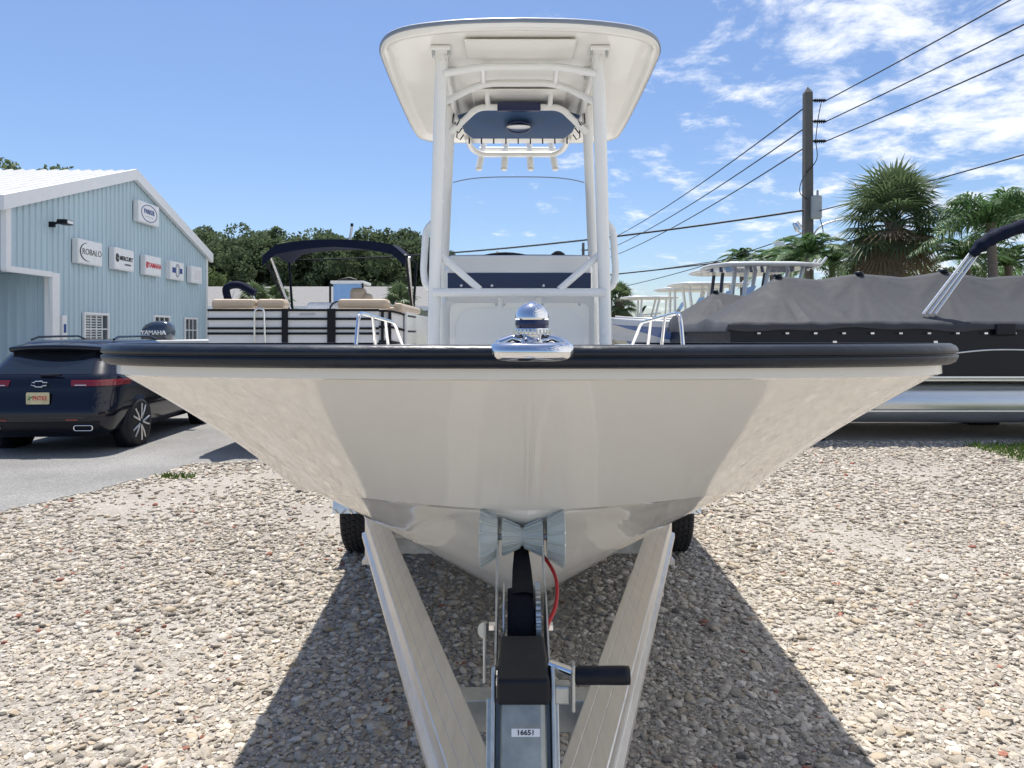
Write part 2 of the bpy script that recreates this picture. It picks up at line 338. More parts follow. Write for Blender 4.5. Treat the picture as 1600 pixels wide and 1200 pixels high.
G = cat_rom([(a, b, 1.535) for a, b in zip(gx, gs)], NU); CH = cat_rom(list(zip(cxs, cs, cz)), NU); K = cat_rom([(0, a, b) for a, b in zip(ks, kz)], NU)
def inset(P, d):
    o = []
    for i, p in enumerate(P):
        t = (P[min(i + 1, NU)] - P[max(i - 1, 0)]); nrm = Vector((-t.y, t.x, 0)).normalized() if i else Vector((0, 1, 0))
        q = p + nrm * d; q.x = max(q.x, 0) if i else 0; o.append(q)
    return o
def sheer(q): return -.013 * max(0, q - .25)
def lv(P, z): return [Vector((p.x, p.y, z + sheer(p.y))) for p in P]
def lerp(A, B, t, bulge=0): return [a.lerp(b, t) + Vector((bulge, 0, 0)) * min(1, a.x * 3) for a, b in zip(A, B)]
G0 = G; Gi = inset(G, .014)
top = lv(Gi, 1.512)
chf = [Vector((c.x * .93, c.y + .02 * min(1, i / 10), c.z - .012)) for i, c in enumerate(CH)]
st1 = [a.lerp(k, .44) + Vector((0, 0, 0)) for a, k in zip(chf, K)]; st2 = [a.lerp(k, .49) for a, k in zip(chf, K)]
def hullrows():
    rows = [lv(G0, 1.548), lv(G0, 1.516), top]
    for t in [q / 12 for q in range(1, 12)]: rows.append([a.lerp(b, t) + (Vector((-.02, .015, 0)) * math.sin(PI * t) if i else Vector((0, .015, 0)) * math.sin(PI * t)) * (1 if a.x > .05 or i == 0 else a.x / .05) for i, (a, b) in enumerate(zip(top, CH))])
    rows += [CH, chf, lerp(chf, st1, .5), st1, st2, lerp(st2, K, .5), K]
    return rows
hm = MB(); rows = hullrows()
for sgn in (1, -1):
    for i0, i1 in ((0, 1), (1, 2), (2, len(rows) - 7), (len(rows) - 7, len(rows) - 6), (len(rows) - 6, len(rows) - 4), (len(rows) - 4, len(rows) - 3), (len(rows) - 3, len(rows) - 1)):
        hm.grid([[Bp(p.x * sgn, p.y, p.z) for p in r] for r in rows[i0:i1 + 1]], True)
# transom
tr = [r[-1] for r in rows]; hm.add([Bp(p.x, p.y, p.z) for p in tr] + [Bp(-p.x, p.y, p.z) for p in tr[::-1]], [tuple(range(2 * len(tr)))])
hull = hm.build('hull', GEL, boat)
# gunwale cap, liner and floor
cap = [lv(inset(G, .004), 1.574), lv(inset(G, .03), 1.576), lv(inset(G, .17), 1.572), lv(inset(G, .185), 1.545), [Vector((p.x, p.y, 1.42 if p.y < 2.3 else 1.15)) for p in inset(G, .2)]]
cm = MB()
for sgn in (1, -1):
    cm.grid([[Bp(p.x * sgn, p.y, p.z) for p in r] for r in cap], True)
fl = cap[-1]; cm.grid([[Bp(p.x, p.y, p.z) for p in fl], [Bp(-p.x, p.y, p.z) for p in fl]], False)
cm.build('deck', GELT, boat)
# rub rail
prof = [(o_, h_ * .86) for o_, h_ in [(-.01, -.030), (.018, -.031), (.030, -.024), (.036, -.012), (.0365, -.004), (.031, -.0025), (.031, .0025), (.0365, .004), (.036, .013), (.030, .024), (.018, .031), (-.01, .030)]]
def gun_full(z):
    return [Bp(-p.x, p.y, z + sheer(p.y)) for p in G[::-1]] + [Bp(p.x, p.y, z + sheer(p.y)) for p in G[1:]]
def sweep_rail(prof, name, m, z):
    P = gun_full(z); rws = [[] for _ in prof]
    for i, p in enumerate(P):
        t = P[min(i + 1, len(P) - 1)] - P[max(i - 1, 0)]; n = Vector((t.y, -t.x, 0)).normalized()
        for j, (o, h) in enumerate(prof): rws[j].append(p + n * o + Vector((0, 0, h)))
    return MB().grid(rws, True).build(name, m, boat)
sweep_rail(prof, 'rub_rail', RUBG, 1.567)
# bow chock and light
bc = thing('bow_chock', '', '', (0, 0, 0)); del bc['label'], bc['category']; bpy.data.objects.remove(bc)
ch = MB(); cy = BY + .045; cz0 = 1.590
ring = [(BX + .078 * math.copysign(abs(math.cos(a)) ** .55, math.cos(a)), cy - .012 + .045 * math.copysign(abs(math.sin(a)) ** .8, math.sin(a)) - .028, cz0 - .012 + (.026 if math.sin(a) > 0 else 0) * abs(math.sin(a)) ** .7) for a in [2 * PI * k / 40 for k in range(40)]]
ch.tube(ring, [.0215 if p[1] < cy - .03 else .0125 for p in ring], 14, closed=True)
ch.lathe([(.045, -.02), (.04, .0), (.024, .016), (.022, .03)], Matrix.Translation((BX, cy - .03, cz0 - .004)), 24)
for sx_ in (-1, 1): ch.tube([(BX + .02 * sx_, cy - .03, cz0 + .012), (BX + .045 * sx_, cy - .03, cz0 + .018), (BX + .072 * sx_, cy - .03, cz0 + .006)], [.012, .008, .011], 10)
chock = ch.build('bow_chock', CHR, boat)
lb = Matrix.Translation((BX, cy - .028, cz0 + .026))
MB().lathe([(.040, 0), (.041, .002), (.041, .012), (.037, .014), (.037, .033), (.039, .035), (.039, .038), (.036, .05), (.029, .061), (.017, .069), (.006, .075), (0, .076)], lb, 32).build('bow_light', CHR, chock)
MB().lathe([(.0375, .0150), (.0378, .0155), (.0378, .032), (.0375, .0325)], lb, 32).build('light_lens', NAVYB, chock)
rb = MB()
for k in range(28):
    a = 2 * PI * k / 28; rb.box(BX + .0415 * math.cos(a) - .0018, BX + .0415 * math.cos(a) + .0018, cy - .028 + .0415 * math.sin(a) - .0018, cy - .028 + .0415 * math.sin(a) + .0018, cz0 + .0275, cz0 + .0375)
rb.build('knurled_collar', CHR, chock)
# side rails
for sgn in (-1, 1):
    x = .985 * sgn; b = MB(); b.tube(round_path([Bp(x, 2.8, 1.53), Bp(x, 2.88, 1.745), Bp(x * .975, 4.1, 1.70), Bp(x * .975, 4.55, 1.51)], .09), .0125, 10)
    rr_ = b.build('side_rail', CHR, boat)
    for s_, zt in ((3.25, 1.73), (3.75, 1.712)): MB().tube([Bp(x * .985, s_ + .12, 1.53), Bp(x * .985, s_, zt)], .011, 8).build('rail_post', CHR, rr_)
# --- hardtop
def top_outline(k, inset_=0.0):
    pts = []
    hw = .79 - inset_
    f0 = 3.78 + inset_; r0 = 5.74 - inset_
    half = [(0, f0), (.25, f0 + .012), (.45, f0 + .045), (.615, f0 + .10), (.72, f0 + .19), (hw - .012, f0 + .33), (hw, f0 + .52), (hw, 4.9), (hw - .015, r0 - .22), (hw - .06, r0 - .08), (hw - .17, r0 - .012), (.4, r0), (0, r0)]
    half = [(min(a, hw), b) for a, b in half]
    h = cat_rom([(a, b, 0) for a, b in half], k)
    return [(p.x, p.y) for p in h] + [(-p.x, p.y) for p in h[-2:0:-1]]
def topz(x, y, base): return base - .05 * (y - 3.8) + .035 * (1 - (x / .77) ** 2) * 0 
def toploop(ins, dz): return [Vector((x + BX, y, topz(x, y, 3.235) + dz)) for x, y in top_outline(40, ins)]
ht = MB(); loops = [toploop(.35, .035), toploop(.12, .022), toploop(.02, .008), toploop(0, -.004)]
ht.grid(loops, True, True); ht.add(loops[0], [tuple(range(len(loops[0])))])
lo = [toploop(0.002, -.028), toploop(.012, -.05), toploop(.045, -.052), toploop(.058, -.036), toploop(.09, -.030)]
ht.grid(lo, True, True); ht.add(lo[-1], [tuple(range(len(lo[-1])))])
top_o = ht.build('hardtop', GELT, boat)
MB().grid([toploop(0, -.004), toploop(-.004, -.008), toploop(-.004, -.024), toploop(0.002, -.028)], False, True).build('edge_trim', GREY, top_o)
# underside moulded panels: raised pads
for nm, (x0, x1, y0, y1) in {'ceiling_panel': (-.30, .30, 3.93, 4.2), 'ceiling_panel.001': (-.30, .30, 4.62, 4.95)}.items():
    MB().box(BX + x0, BX + x1, y0, y1, 3.235 - .05 * (y0 - 3.6) - .046, 3.235 - .05 * (y1 - 3.8) - .03, .006).build('ceiling_panel', GELT, top_o)
MB().lathe([(.05, 0), (.048, -.012), (.03, -.02), (0, -.021)], Matrix.Translation((BX + .0, 5.1, 3.14)), 20).build('dome_light', WHT, top_o)
# --- T-top frame
def tubes(name, pts, r, m=POWD, rad=.08, parent=boat):
    return MB().tube(round_path(pts, rad), r, 12).build(name, m, parent)
LT = {}
for sgn in (-1, 1):
    X = lambda v: BX + v * sgn
    tubes('front_leg', [(X(.525), 4.42, 1.12), (X(.505), 4.40, 1.9), (X(.437), 4.14, 3.19)], .037)
    tubes('rear_leg', [(X(.55), 5.2, 1.12), (X(.525), 5.16, 2.0), (X(.455), 4.95, 3.13)], .033)
    MB().box(X(.437) - .055, X(.437) + .055, 4.03, 4.17, 3.168, 3.19, .006).build('mounting_plate', POWD, top_o); MB().box(X(.425) - .055, X(.425) + .055, 4.33, 4.44, 3.155, 3.178, .006).build('mounting_plate', POWD, top_o)
    for (dx, yy) in ((-.042, 4.06), (.042, 4.06), (-.042, 4.36), (.042, 4.36), (-.042, 4.42)):
        MB().lathe([(.009, 0), (.009, -.02), (.006, -.036), (0, -.036)], Matrix.Translation((X(.434) + dx, yy, 3.168)), 8).build('bolt', STEEL, top_o)
    # side grab handles
    tubes('grab_handle', [(X(.495), 4.42, 2.30), (X(.56), 4.42, 2.24), (X(.575), 4.42, 1.98), (X(.56), 4.42, 1.90), (X(.51), 4.42, 1.88)], .021, rad=.05)
    # diagonal braces
    tubes('brace', [(X(.50), 4.40, 2.105), (X(.235), 4.37, 1.875)], .021)
tubes('front_crossbar', [(BX - .51, 4.37, 1.858), (BX + .51, 4.37, 1.858)], .026)
for z0, zc, yy, hx in ((3.07, 3.125, 4.14, .43), (2.975, 3.10, 4.34, .44)):
    tubes('overhead_tube', [(BX - hx, yy, z0), (BX - .23, yy + .04, zc), (BX + .23, yy + .04, zc), (BX + hx, yy, z0)], .021, rad=.12)
for sgn in (-1, 1):
    tubes('overhead_tube', [(BX + .45 * sgn, 4.92, 2.955), (BX + .27 * sgn, 4.8, 3.085), (BX + .14 * sgn, 4.8, 3.085)], .021)
    tubes('spreader', [(BX + .21 * sgn, 4.18, 3.13), (BX + .215 * sgn, 4.38, 3.10)], .017)
    tubes('spreader', [(BX + .2 * sgn, 4.8, 3.085), (BX + .205 * sgn, 4.72, 3.15)], .017)
    tubes('top_rail', [(BX + .43 * sgn, 4.1, 3.15), (BX + .425 * sgn, 5.3, 3.09)], .02)
# storage net under the top
net = MB(); rws = []
for j in range(11):
    t = j / 10; y = 4.82 + .55 * t; row = []
    for i in range(25):
        u = i / 12 - 1; w = .40 - .03 * t - .04 * max(0, t - .7) / .3 * abs(u); x = u * w
        row.append((BX + x, y, 3.085 - .055 * t - .035 * (1 - u ** 4) * math.sin(PI * t) - .05 * abs(u) ** 3 * (1 - t)))
    rws.append(row)
net.grid(rws); net.grid([[(p[0], p[1], p[2] + .003) for p in r] for r in rws]); nto = net.build('storage_net', MESHB, boat)
MB().box(BX - .14, BX + .14, 4.775, 4.80, 3.055, 3.11, .004).build('net_flap', NAVYB, nto)
MB().lathe([(.0, -.004), (.078, -.004), (.082, 0), (.078, .004)], Matrix.Translation((BX, 5.0, 3.012)) @ Matrix.Rotation(R(8), 4, 'X') @ Matrix.Diagonal((1.0, 1.1, 1, 1)), 24).build('net_window', WHT, nto)
MB().tube([(BX + .084 * math.cos(a), 5.0 + .09 * math.sin(a), 3.010 - .012 * math.sin(a)) for a in [2 * PI * k / 24 for k in range(24)]], .007, 6, closed=True).build('net_window_rim', NAVYB, nto)
for k in range(9):
    x = -.36 + .72 * k / 8
    MB().tube([(BX + x * .98, 5.36, 3.028), (BX + x * .99, 5.39, 3.0), (BX + x, 5.42, 3.01), (BX + x, 5.43, 3.06)], .0045, 6).build('bungee_hook', WEB, nto)
for sgn in (-1, 1):
    for yy in (4.86, 5.05, 5.22): MB().tube([(BX + .385 * sgn, yy, 3.02), (BX + .41 * sgn, yy, 2.985), (BX + .435 * sgn, yy, 3.0), (BX + .43 * sgn, yy, 3.06)], .0045, 6).build('bungee_hook', WEB, nto)
# rod holder rack
tubes('rod_rack', [(BX - .385, 5.6, 3.10), (BX - .36, 5.72, 3.045), (BX - .29, 5.78, 3.015), (BX + .29, 5.78, 3.015), (BX + .36, 5.72, 3.045), (BX + .385, 5.6, 3.10)], .022, rad=.06)
tubes('rod_rack', [(BX - .3, 5.84, 3.07), (BX + .3, 5.84, 3.07)], .018)
for x in (-.30, -.105, .10, .29):
    MB().tube([(BX + x * .9, 5.86, 3.12), (BX + x * 1.02, 5.80, 2.905)], .026, 14).lathe([(.026, 0), (.02, -.012), (0, -.014)], Matrix.Translation((BX + x * 1.02, 5.80, 2.905)), 12).build('rod_holder', POWD, boat)
# --- console
con = MB()
def cs_row(y, hw, z): return [Vector((BX - hw, y + .0, z)), Vector((BX - hw * .96, y - .035, z)), Vector((BX, y - .05, z)), Vector((BX + hw * .96, y - .035, z)), Vector((BX + hw, y, z))]
def shell(rows): 
    b = MB(); b.grid(rows, False); bk = [[Vector((r[0].x, 5.35, r[0].z)), r[0]] for r in rows]; fr = [[r[-1], Vector((r[-1].x, 5.35, r[-1].z))] for r in rows]
    b.grid(bk, False); b.grid(fr, False); b.add(rows[-1] + [Vector((rows[-1][-1].x, 5.35, rows[-1][-1].z)), Vector((rows[-1][0].x, 5.35, rows[-1][0].z))], [tuple(range(7))]); return b
body = shell([cs_row(4.50, .47, 1.12), cs_row(4.50, .47, 1.80), cs_row(4.53, .47, 1.86), cs_row(4.60, .46, 1.885), cs_row(4.64, .46, 1.89), cs_row(4.65, .46, 2.0), cs_row(4.66, .465, 2.012), cs_row(4.74, .455, 2.105), cs_row(4.77, .45, 2.115)])
cons = body.build('console', GELT, boat)
MB().box(BX - .445, BX + .445, 4.585, 4.598, 1.897, 1.992, .003).build('window_band', NAVYB, cons)
for x in (-.36, -.17, .15): MB().lathe([(.009, 0), (.008, -.004), (0, -.005)], Matrix.Translation((BX + x, 4.584, 1.912)) @ Matrix.Rotation(R(-90), 4, 'X'), 10).build('screw', CHR, cons)
# front hatch / cooler seat panel with rounded corners
def rrect(w, h, r, n=6):
    o = []
    for cx_, cy_, a0 in ((w - r, h - r, 0), (-w + r, h - r, 90), (-w + r, -h + r, 180), (w - r, -h + r, 270)):
        for k in range(n + 1): a = R(a0 + 90 * k / n); o.append((cx_ + r * math.cos(a), cy_ + r * math.sin(a)))
    return o
MB().prism(rrect(.42, .20, .05), frame((BX, 4.452, 1.60), (1, 0, 0), (0, 0, 1)), .006).build('console_panel', GEL, cons)
MB().prism(rrect(.385, .20, .12), frame((BX, 4.445, 1.57), (1, 0, 0), (0, 0, 1)), .005).build('hatch_door', GELT, cons)
for x in (-.115, .115):
    MB().tube([(BX + x, 4.40, 1.84), (BX + x, 4.44, 1.80), (BX + x, 4.452, 1.77)], .017, 10).build('rail_bracket', POWD, cons)
for x in (-.14, -.09, .14, .36): MB().lathe([(.008, 0), (.007, -.004), (0, -.004)], Matrix.Translation((BX + x, 4.449, 1.79)) @ Matrix.Rotation(R(-90), 4, 'X'), 8).build('screw', STEEL, cons)
# windshield: thin curved acrylic
ws = []
for j in range(9):
    t = j / 8; row = []
    for i in range(21):
        u = i / 10 - 1; z = 2.11 + t * (.56 - .03 * u ** 4); row.append(Vector((BX + u * (.45 - .005 * t), 4.76 + .22 * t + .04 * u * u, z)))
    ws.append(row)
wm = MB(); wm.grid(ws); wm.grid([[p + Vector((0, .006, 0)) for p in r] for r in ws][::-1])
wsh = wm.build('windshield', GLASS, boat, False)
MB().tube([p + Vector((0, -.002, 0)) for p in ws[-1]], .0035, 6).build('windshield_edge', GREY, wsh)
MB().tube([p + Vector((0, -.006, .004)) for p in ws[0]], .010, 6).build('windshield_gasket', BLK, wsh)
# helm items
MB().lathe([(.055, 0), (.055, .02), (.045, .05), (.02, .066), (0, .07)], Matrix.Translation((BX + .27, 5.05, 2.11)), 20).build('compass', BLK, boat)
dsh = MB(); dsh.grid([[Vector((BX - .34 + .5 * i / 10, 5.0, 2.10)) for i in range(11)], [Vector((BX - .34 + .5 * i / 10, 5.0, 2.12 + .045 * math.sin(PI * i / 10))) for i in range(11)], [Vector((BX - .34 + .5 * i / 10, 5.12, 2.12 + .045 * math.sin(PI * i / 10))) for i in range(11)]], False); dsh.build('dash_hood', BLK, boat)
MB().tube([(BX - .16, 5.9, 1.6), (BX - .16, 5.9, 2.27)], .012, 8).build('stern_light_pole', POWD, boat)
# leaning post behind the console and outboard
b = MB(); b.box(BX - .42, BX + .42, 5.75, 6.2, 1.75, 1.88, .04); b.build('leaning_post_seat', WHT, boat)
for sgn in (-1, 1): tubes('seat_leg', [(BX + .38 * sgn, 5.95, 1.12), (BX + .38 * sgn, 5.95, 1.76)], .025)

# ------------------------------------------------------------------ trailer
TX = 0.035
tr_ = thing('boat_trailer', 'aluminium boat trailer with winch post and black winch, carrying the off-white boat', 'trailer', (TX, 2.6, 0))
def ibeam(pa, pb, w, h, name, parent, zt):
    a = Vector((*pa, 0)); e = Vector((*pb, 0)); d = (e - a).normalized(); n = Vector((d.y, -d.x, 0))
    t = .010; q = w / 2; pr = [(-q, 0), (q, 0), (q + .003, -.003), (q + .003, -.020), (q - .004, -.024), (q - .004, -h + .03), (q + .012, -h + .024), (q + .012, -h), (-q - .012, -h), (-q - .012, -h + .024), (-q + .004, -h + .03), (-q + .004, -.024), (-q - .003, -.020), (-q - .003, -.003)]
    # shallow extrusion grooves on the top flange
    top_ = []
    for k in range(9):
        x = -w / 2 + w * k / 8
        if k in (2, 5): top_ += [(x - .002, 0), (x, -.0025), (x + .002, 0)]
        else: top_.append((x, 0))
    pr = top_ + pr[2:]
    V = [[p + n * o + Vector((0, 0, zt + z)) for o, z in pr] for p in (a, e)]
    b = MB(); b.grid(V, False, True); b.add(V[0], [tuple(range(len(pr)))]); b.add(V[1], [tuple(range(len(pr)))]); return b.build(name, ALU, parent)
for sgn in (-1, 1):
    ibeam((TX + .045 * sgn, 1.38), (TX + .80 * sgn, 4.08), .10, .14, 'tongue_beam', tr_, .635)
    ibeam((TX + .80 * sgn, 4.05), (TX + .82 * sgn, 8.6), .09, .14, 'frame_beam', tr_, .49)
    # wheel
    wx = TX + 1.16 * sgn; Mw = Matrix.Translation((wx, 5.55, .325)) @ Matrix.Rotation(R(90), 4, 'Y')
    wheel = MB().lathe([(.17, -.09), (.26, -.105), (.30, -.10), (.322, -.08), (.325, -.05), (.325, .05), (.322, .08), (.30, .10), (.26, .105), (.17, .09)], Mw, 36).build('wheel', TYRE, tr_)
    tb = MB()
    for k in range(44):
        a = 2 * PI * k / 44
        for xo in (-.07, -.035, 0, .035, .07):
            p = Vector((.326 * math.cos(a + xo * 3), .326 * math.sin(a + xo * 3), xo)); m_ = Mw @ Matrix.Translation(p) @ Matrix.Rotation(a, 4, 'Z')
            tb.add([m_ @ Vector(q) for q in ((-.004, -.016, -.014), (-.004, .016, -.014), (-.004, .016, .014), (-.004, -.016, .014), (.005, -.014, -.012), (.005, .014, -.012), (.005, .014, .012), (.005, -.014, .012))], [(4, 5, 6, 7), (0, 1, 5, 4), (1, 2, 6, 5), (2, 3, 7, 6), (3, 0, 4, 7)])
    tb.build('tread', TYRE, wheel)
    MB().lathe([(.0, .05 * sgn), (.10, .06 * sgn), (.17, .085 * sgn), (.175, .08 * sgn), (.175, -.08)], Mw, 24).build('rim', ALU, wheel)
    # fender with diamond plate
    fm = MB(); rws = []
    for k in range(15):
        a = R(3 + 174 * k / 14); rws.append([(wx - .125, 5.55 - .40 * math.cos(a), .34 + .40 * math.sin(a)), (wx + .125, 5.55 - .40 * math.cos(a), .34 + .40 * math.sin(a))])
    fm.grid(rws, True); fm.grid([[Vector(p) * 1 + Vector((0, 0, .004)) for p in r] for r in rws][::-1], True); fnd = fm.build('fender', ALU, tr_)
    dm = MB()
    for k in range(60):
        a = R(5 + 170 * (k // 5) / 11.5)
        for q in range(1):
            xo = -.10 + .05 * (k % 5); yy = 5.55 - .404 * math.cos(a); zz = .34 + .404 * math.sin(a); sl = .013 * (1 if (k + k // 5) % 2 else -1); tz = .013
            dm.tube([(wx + xo - .013, yy - .003 * math.cos(a), zz - sl), (wx + xo + .013, yy - .003 * math.cos(a), zz + sl)], .006, 5)
    dm.build('tread_plate_bumps', CHR, fnd, kind='stuff')
    MB().box(wx - .33 * (sgn > 0) - .0 * 1, wx + .33 * (sgn < 0), 5.5, 5.6, .28, .36).build('axle_arm', STEEL, tr_)
    # bunk
    MB().box(TX + .42 * sgn - .05, TX + .42 * sgn + .05, 4.3, 8.0, .52, .56).build('bunk', BLK, tr_)
    MB().box(TX + .66 * sgn - .06, TX + .66 * sgn + .06, 4.05, 4.11, .49, .60, .004).build('bunk_bracket', STEEL, tr_)
    for k in range(3): MB().lathe([(.012, 0), (.012, -.012), (0, -.012)], Matrix.Translation((TX + (.62 + .035 * k) * sgn, 4.05, .53)) @ Matrix.Rotation(R(-90), 4, 'X'), 6).build('bolt', STEEL, tr_)
MB().box(TX - .80, TX + .80, 5.5, 5.58, .345, .43).build('axle', STEEL, tr_)
MB().box(TX - .80, TX + .80, 4.22, 4.30, .36, .44).build('crossmember', STEEL, tr_)
MB().box(TX - .26, TX + .26, 2.02, 2.10, .525, .615, .004).build('crossmember', STEEL, tr_)
MB().box(TX - .04, TX + .04, .75, 2.3, .46, .53, .006).build('tongue', STEEL, tr_)
# winch stand: leaning square tube
def leanbox(cx_, w, y0, z0, y1, z1, dep, b=.008):
    d = Vector((0, y1 - y0, z1 - z0)); Lh = d.length; M = frame((cx_, y0, z0), (1, 0, 0), d); bb = MB(); tmp = MB().box(-w / 2, w / 2, 0, Lh, -dep / 2, dep / 2, b)
    bb.add([M @ Vector(v) for v in tmp.v], tmp.f); return bb
post = leanbox(TX - .012, .094, 1.40, .53, 1.56, .885, .08, .012).build('winch_post', POSTM, tr_)
for sgn in (-1, 1):
    leanbox(TX - .012 + .062 * sgn, .008, 1.42, .46, 1.60, .90, .12, .002).build('post_flange', STEEL, post)
leanbox(TX - .012, .156, 1.45, .47, 1.60, .83, .008, .003).build('post_base_plate', STEEL, post)
MB().tube(round_path([(TX - .012 - .056, 1.435, .74), (TX - .012 - .056, 1.355, .585), (TX - .012 + .056, 1.355, .585), (TX - .012 + .056, 1.435, .74)], .03), .0075, 10).build('u_bolt', CHR, post)
lbm = frame((TX - .008, 1.497 - .0405, .832), (1, 0, 0), (0, .16, .355)); 
MB().prism([(-.028, -.007), (.028, -.007), (.028, .007), (-.028, .007)], lbm, .002).build('sticker', WHT, post)
text_mb('16651', .0125, lbm @ Matrix.Translation((0, 0, .0024)), .0003, 1.15, .0003).build('sticker_text', INK, post)
# winch
wn = MB(); w0 = TX - .012
wn.add([(w0 - .054, 1.50, .862), (w0 + .054, 1.50, .862), (w0 + .054, 1.50, .915), (w0 - .054, 1.50, .915), (w0 - .054, 1.69, .862), (w0 + .054, 1.69, .862), (w0 + .05, 1.69, .93), (w0 - .05, 1.69, .93)], [(0, 1, 2, 3), (4, 5, 6, 7), (0, 1, 5, 4), (3, 2, 6, 7), (0, 3, 7, 4), (1, 2, 6, 5)])
wo = wn.build('winch_cover', BLK, tr_)
bm_ = wo.modifiers.new('b', 'BEVEL'); bm_.width = .008; bm_.segments = 3
winch = MB()
for sgn in (-1, 1): winch.add([(w0 + .058 * sgn, y, z) for y, z in ((1.56, .80), (1.90, .80), (1.92, .86), (1.90, .97), (1.80, .98), (1.66, .90), (1.56, .88))] + [(w0 + .062 * sgn, y, z) for y, z in ((1.56, .80), (1.90, .80), (1.92, .86), (1.90, .97), (1.80, .98), (1.66, .90), (1.56, .88))], [tuple(range(7)), tuple(range(7, 14))] + [(i, (i + 1) % 7, 7 + (i + 1) % 7, 7 + i) for i in range(7)])
wf = winch.build('winch_frame', STEEL, tr_)
Mx = Matrix.Translation((w0, 1.83, .90)) @ Matrix.Rotation(R(90), 4, 'Y')
MB().lathe([(.082, -.034), (.086, -.02), (.086, .018), (.082, .03)], Mx, 30).build('strap_drum', WEB, wf)
MB().lathe([(.098, -.045), (.098, -.041)], Mx, 30).build('drum_flange', STEEL, wf)
gm = MB(); gp = []
for k in range(40):
    a0 = 2 * PI * k / 40
    for da, r in ((0, .088), (.03, .097), (.085, .097), (.115, .088)): gp.append((r * math.cos(a0 + da), r * math.sin(a0 + da)))
gm.prism(gp, Mx @ Matrix.Translation((0, 0, .034)), .012); gm.build('gear', STEEL, wf)
# strap from drum to bow eye
sr = []
for t, hw in ((0, .027), (.25, .027), (.5, .026), (.75, .022), (.9, .017), (1, .013)):
    y = 1.80 + .42 * t; z = .985 + .02 * t - .02 * math.sin(PI * t); sr.append([Vector((w0 + .004 - hw, y, z)), Vector((w0 + .004, y, z + .004)), Vector((w0 + .004 + hw, y, z))])
MB().grid(sr, True).grid([[p - Vector((0, 0, .008)) for p in r] for r in sr], True).build('winch_strap', WEB, wf)
MB().box(w0 - .02, w0 + .03, 2.19, 2.23, .965, .99, .004).build('hook_tag', YEL, wf)
MB().tube(round_path([(w0 + .0, 2.20, .985), (w0 + .02, 2.24, 1.005), (w0 + .03, 2.25, .985), (w0 + .012, 2.22, .965)], .01), .005, 8).build('strap_hook', STEEL, wf)
MB().tube(cat_rom([(w0 + .03, 2.20, .985), (w0 + .062, 2.12, .985), (w0 + .095, 2.02, .955), (w0 + .094, 1.95, .91), (w0 + .072, 1.90, .875), (w0 + .064, 1.88, .86)], 24), .0052, 8).build('safety_cable', REDC, wf)
# roller carrier
for sgn in (-1, 1):
    leanbox(w0 + .064 * sgn, .006, 1.86, .80, 2.135, 1.065, .034, .002).build('roller_arm', STEEL, tr_)
    MB().lathe([(.012, -.012), (.012, .012)], Matrix.Translation((w0 + .07 * sgn, 1.90, .865)) @ Matrix.Rotation(R(90), 4, 'Y'), 6, False).build('arm_bolt', CHR, tr_)
Mr = Matrix.Translation((w0 + .006, 2.12, 1.035)) @ Matrix.Rotation(R(90), 4, 'Y')
ro = MB().lathe([(.052, -.058), (.05, -.055), (.030, -.01), (.026, 0), (.030, .01), (.05, .055), (.052, .058)], Mr, 28).build('bow_roller', POLYU, tr_)
for sgn in (-1, 1):
    MB().lathe([(.055, .07 * sgn), (.058, .074 * sgn), (.084, .116 * sgn), (.082, .12 * sgn), (.03, .112 * sgn)], Mr, 28).build('end_bell', POLYU, ro)
    rbm = MB()
    for k in range(16):
        a = 2 * PI * k / 16; rbm.tube([Mr @ Vector((.057 * math.cos(a), .057 * math.sin(a), .073 * sgn)), Mr @ Vector((.085 * math.cos(a), .085 * math.sin(a), .118 * sgn))], .004, 5)
    rbm.build('bell_ribs', POLYU, ro)
rbm = MB()
for k in range(14):
    a = 2 * PI * k / 14
    for sgn in (-1, 1): rbm.tube([Mr @ Vector((.029 * math.cos(a), .029 * math.sin(a), .006 * sgn)), Mr @ Vector((.052 * math.cos(a), .052 * math.sin(a), .055 * sgn))], .0035, 5)
rbm.build('roller_ribs', POLYU, ro)
MB().tube([Mr @ Vector((0, 0, -.125)), Mr @ Vector((0, 0, .125))], .009, 10).build('roller_shaft', STEEL, ro)
# crank
hy = 1.53; hz = .915
MB().tube([(w0 + .06, hy + .04, hz), (w0 + .105, hy, hz)], .011, 10).build('crank_shaft', CHR, wf)
MB().box(w0 + .100, w0 + .107, hy - .016, hy + .016, hz - .075, hz + .022, .003).build('crank_arm', STEEL, wf)
MB().lathe([(.015, 0), (.019, .004), (.0185, .05), (.019, .10), (.018, .112), (.0, .114)], Matrix.Translation((w0 + .108, hy, hz - .004)) @ Matrix.Rotation(R(90), 4, 'Y'), 18).build('crank_grip', BLK, wf)
cb = MB().box(w0 + .064, w0 + .098, hy + .0, hy + .035, hz - .066, hz - .028, .004).build('pawl_bracket', STEEL, wf)
MB().box(w0 - .086, w0 - .080, 1.60, 1.63, .86, .985, .002).build('ratchet_lever', STEEL, wf)
MB().prism([(.013 * math.cos(R(90 + 15 * k)), .017 * math.sin(R(90 + 15 * k))) for k in range(13)], frame((w0 - .084, 1.598, .978), (1, 0, 0), (0, 0, 1)), .004).build('lever_tab', STEEL, wf)
for zz in (.872, .895): MB().lathe([(.010, 0), (.010, -.02), (0, -.02)], Matrix.Translation((w0 - .06, 1.585, zz)) @ Matrix.Rotation(R(-90), 4, 'Y'), 6, False).build('winch_bolt', CHR, wf)

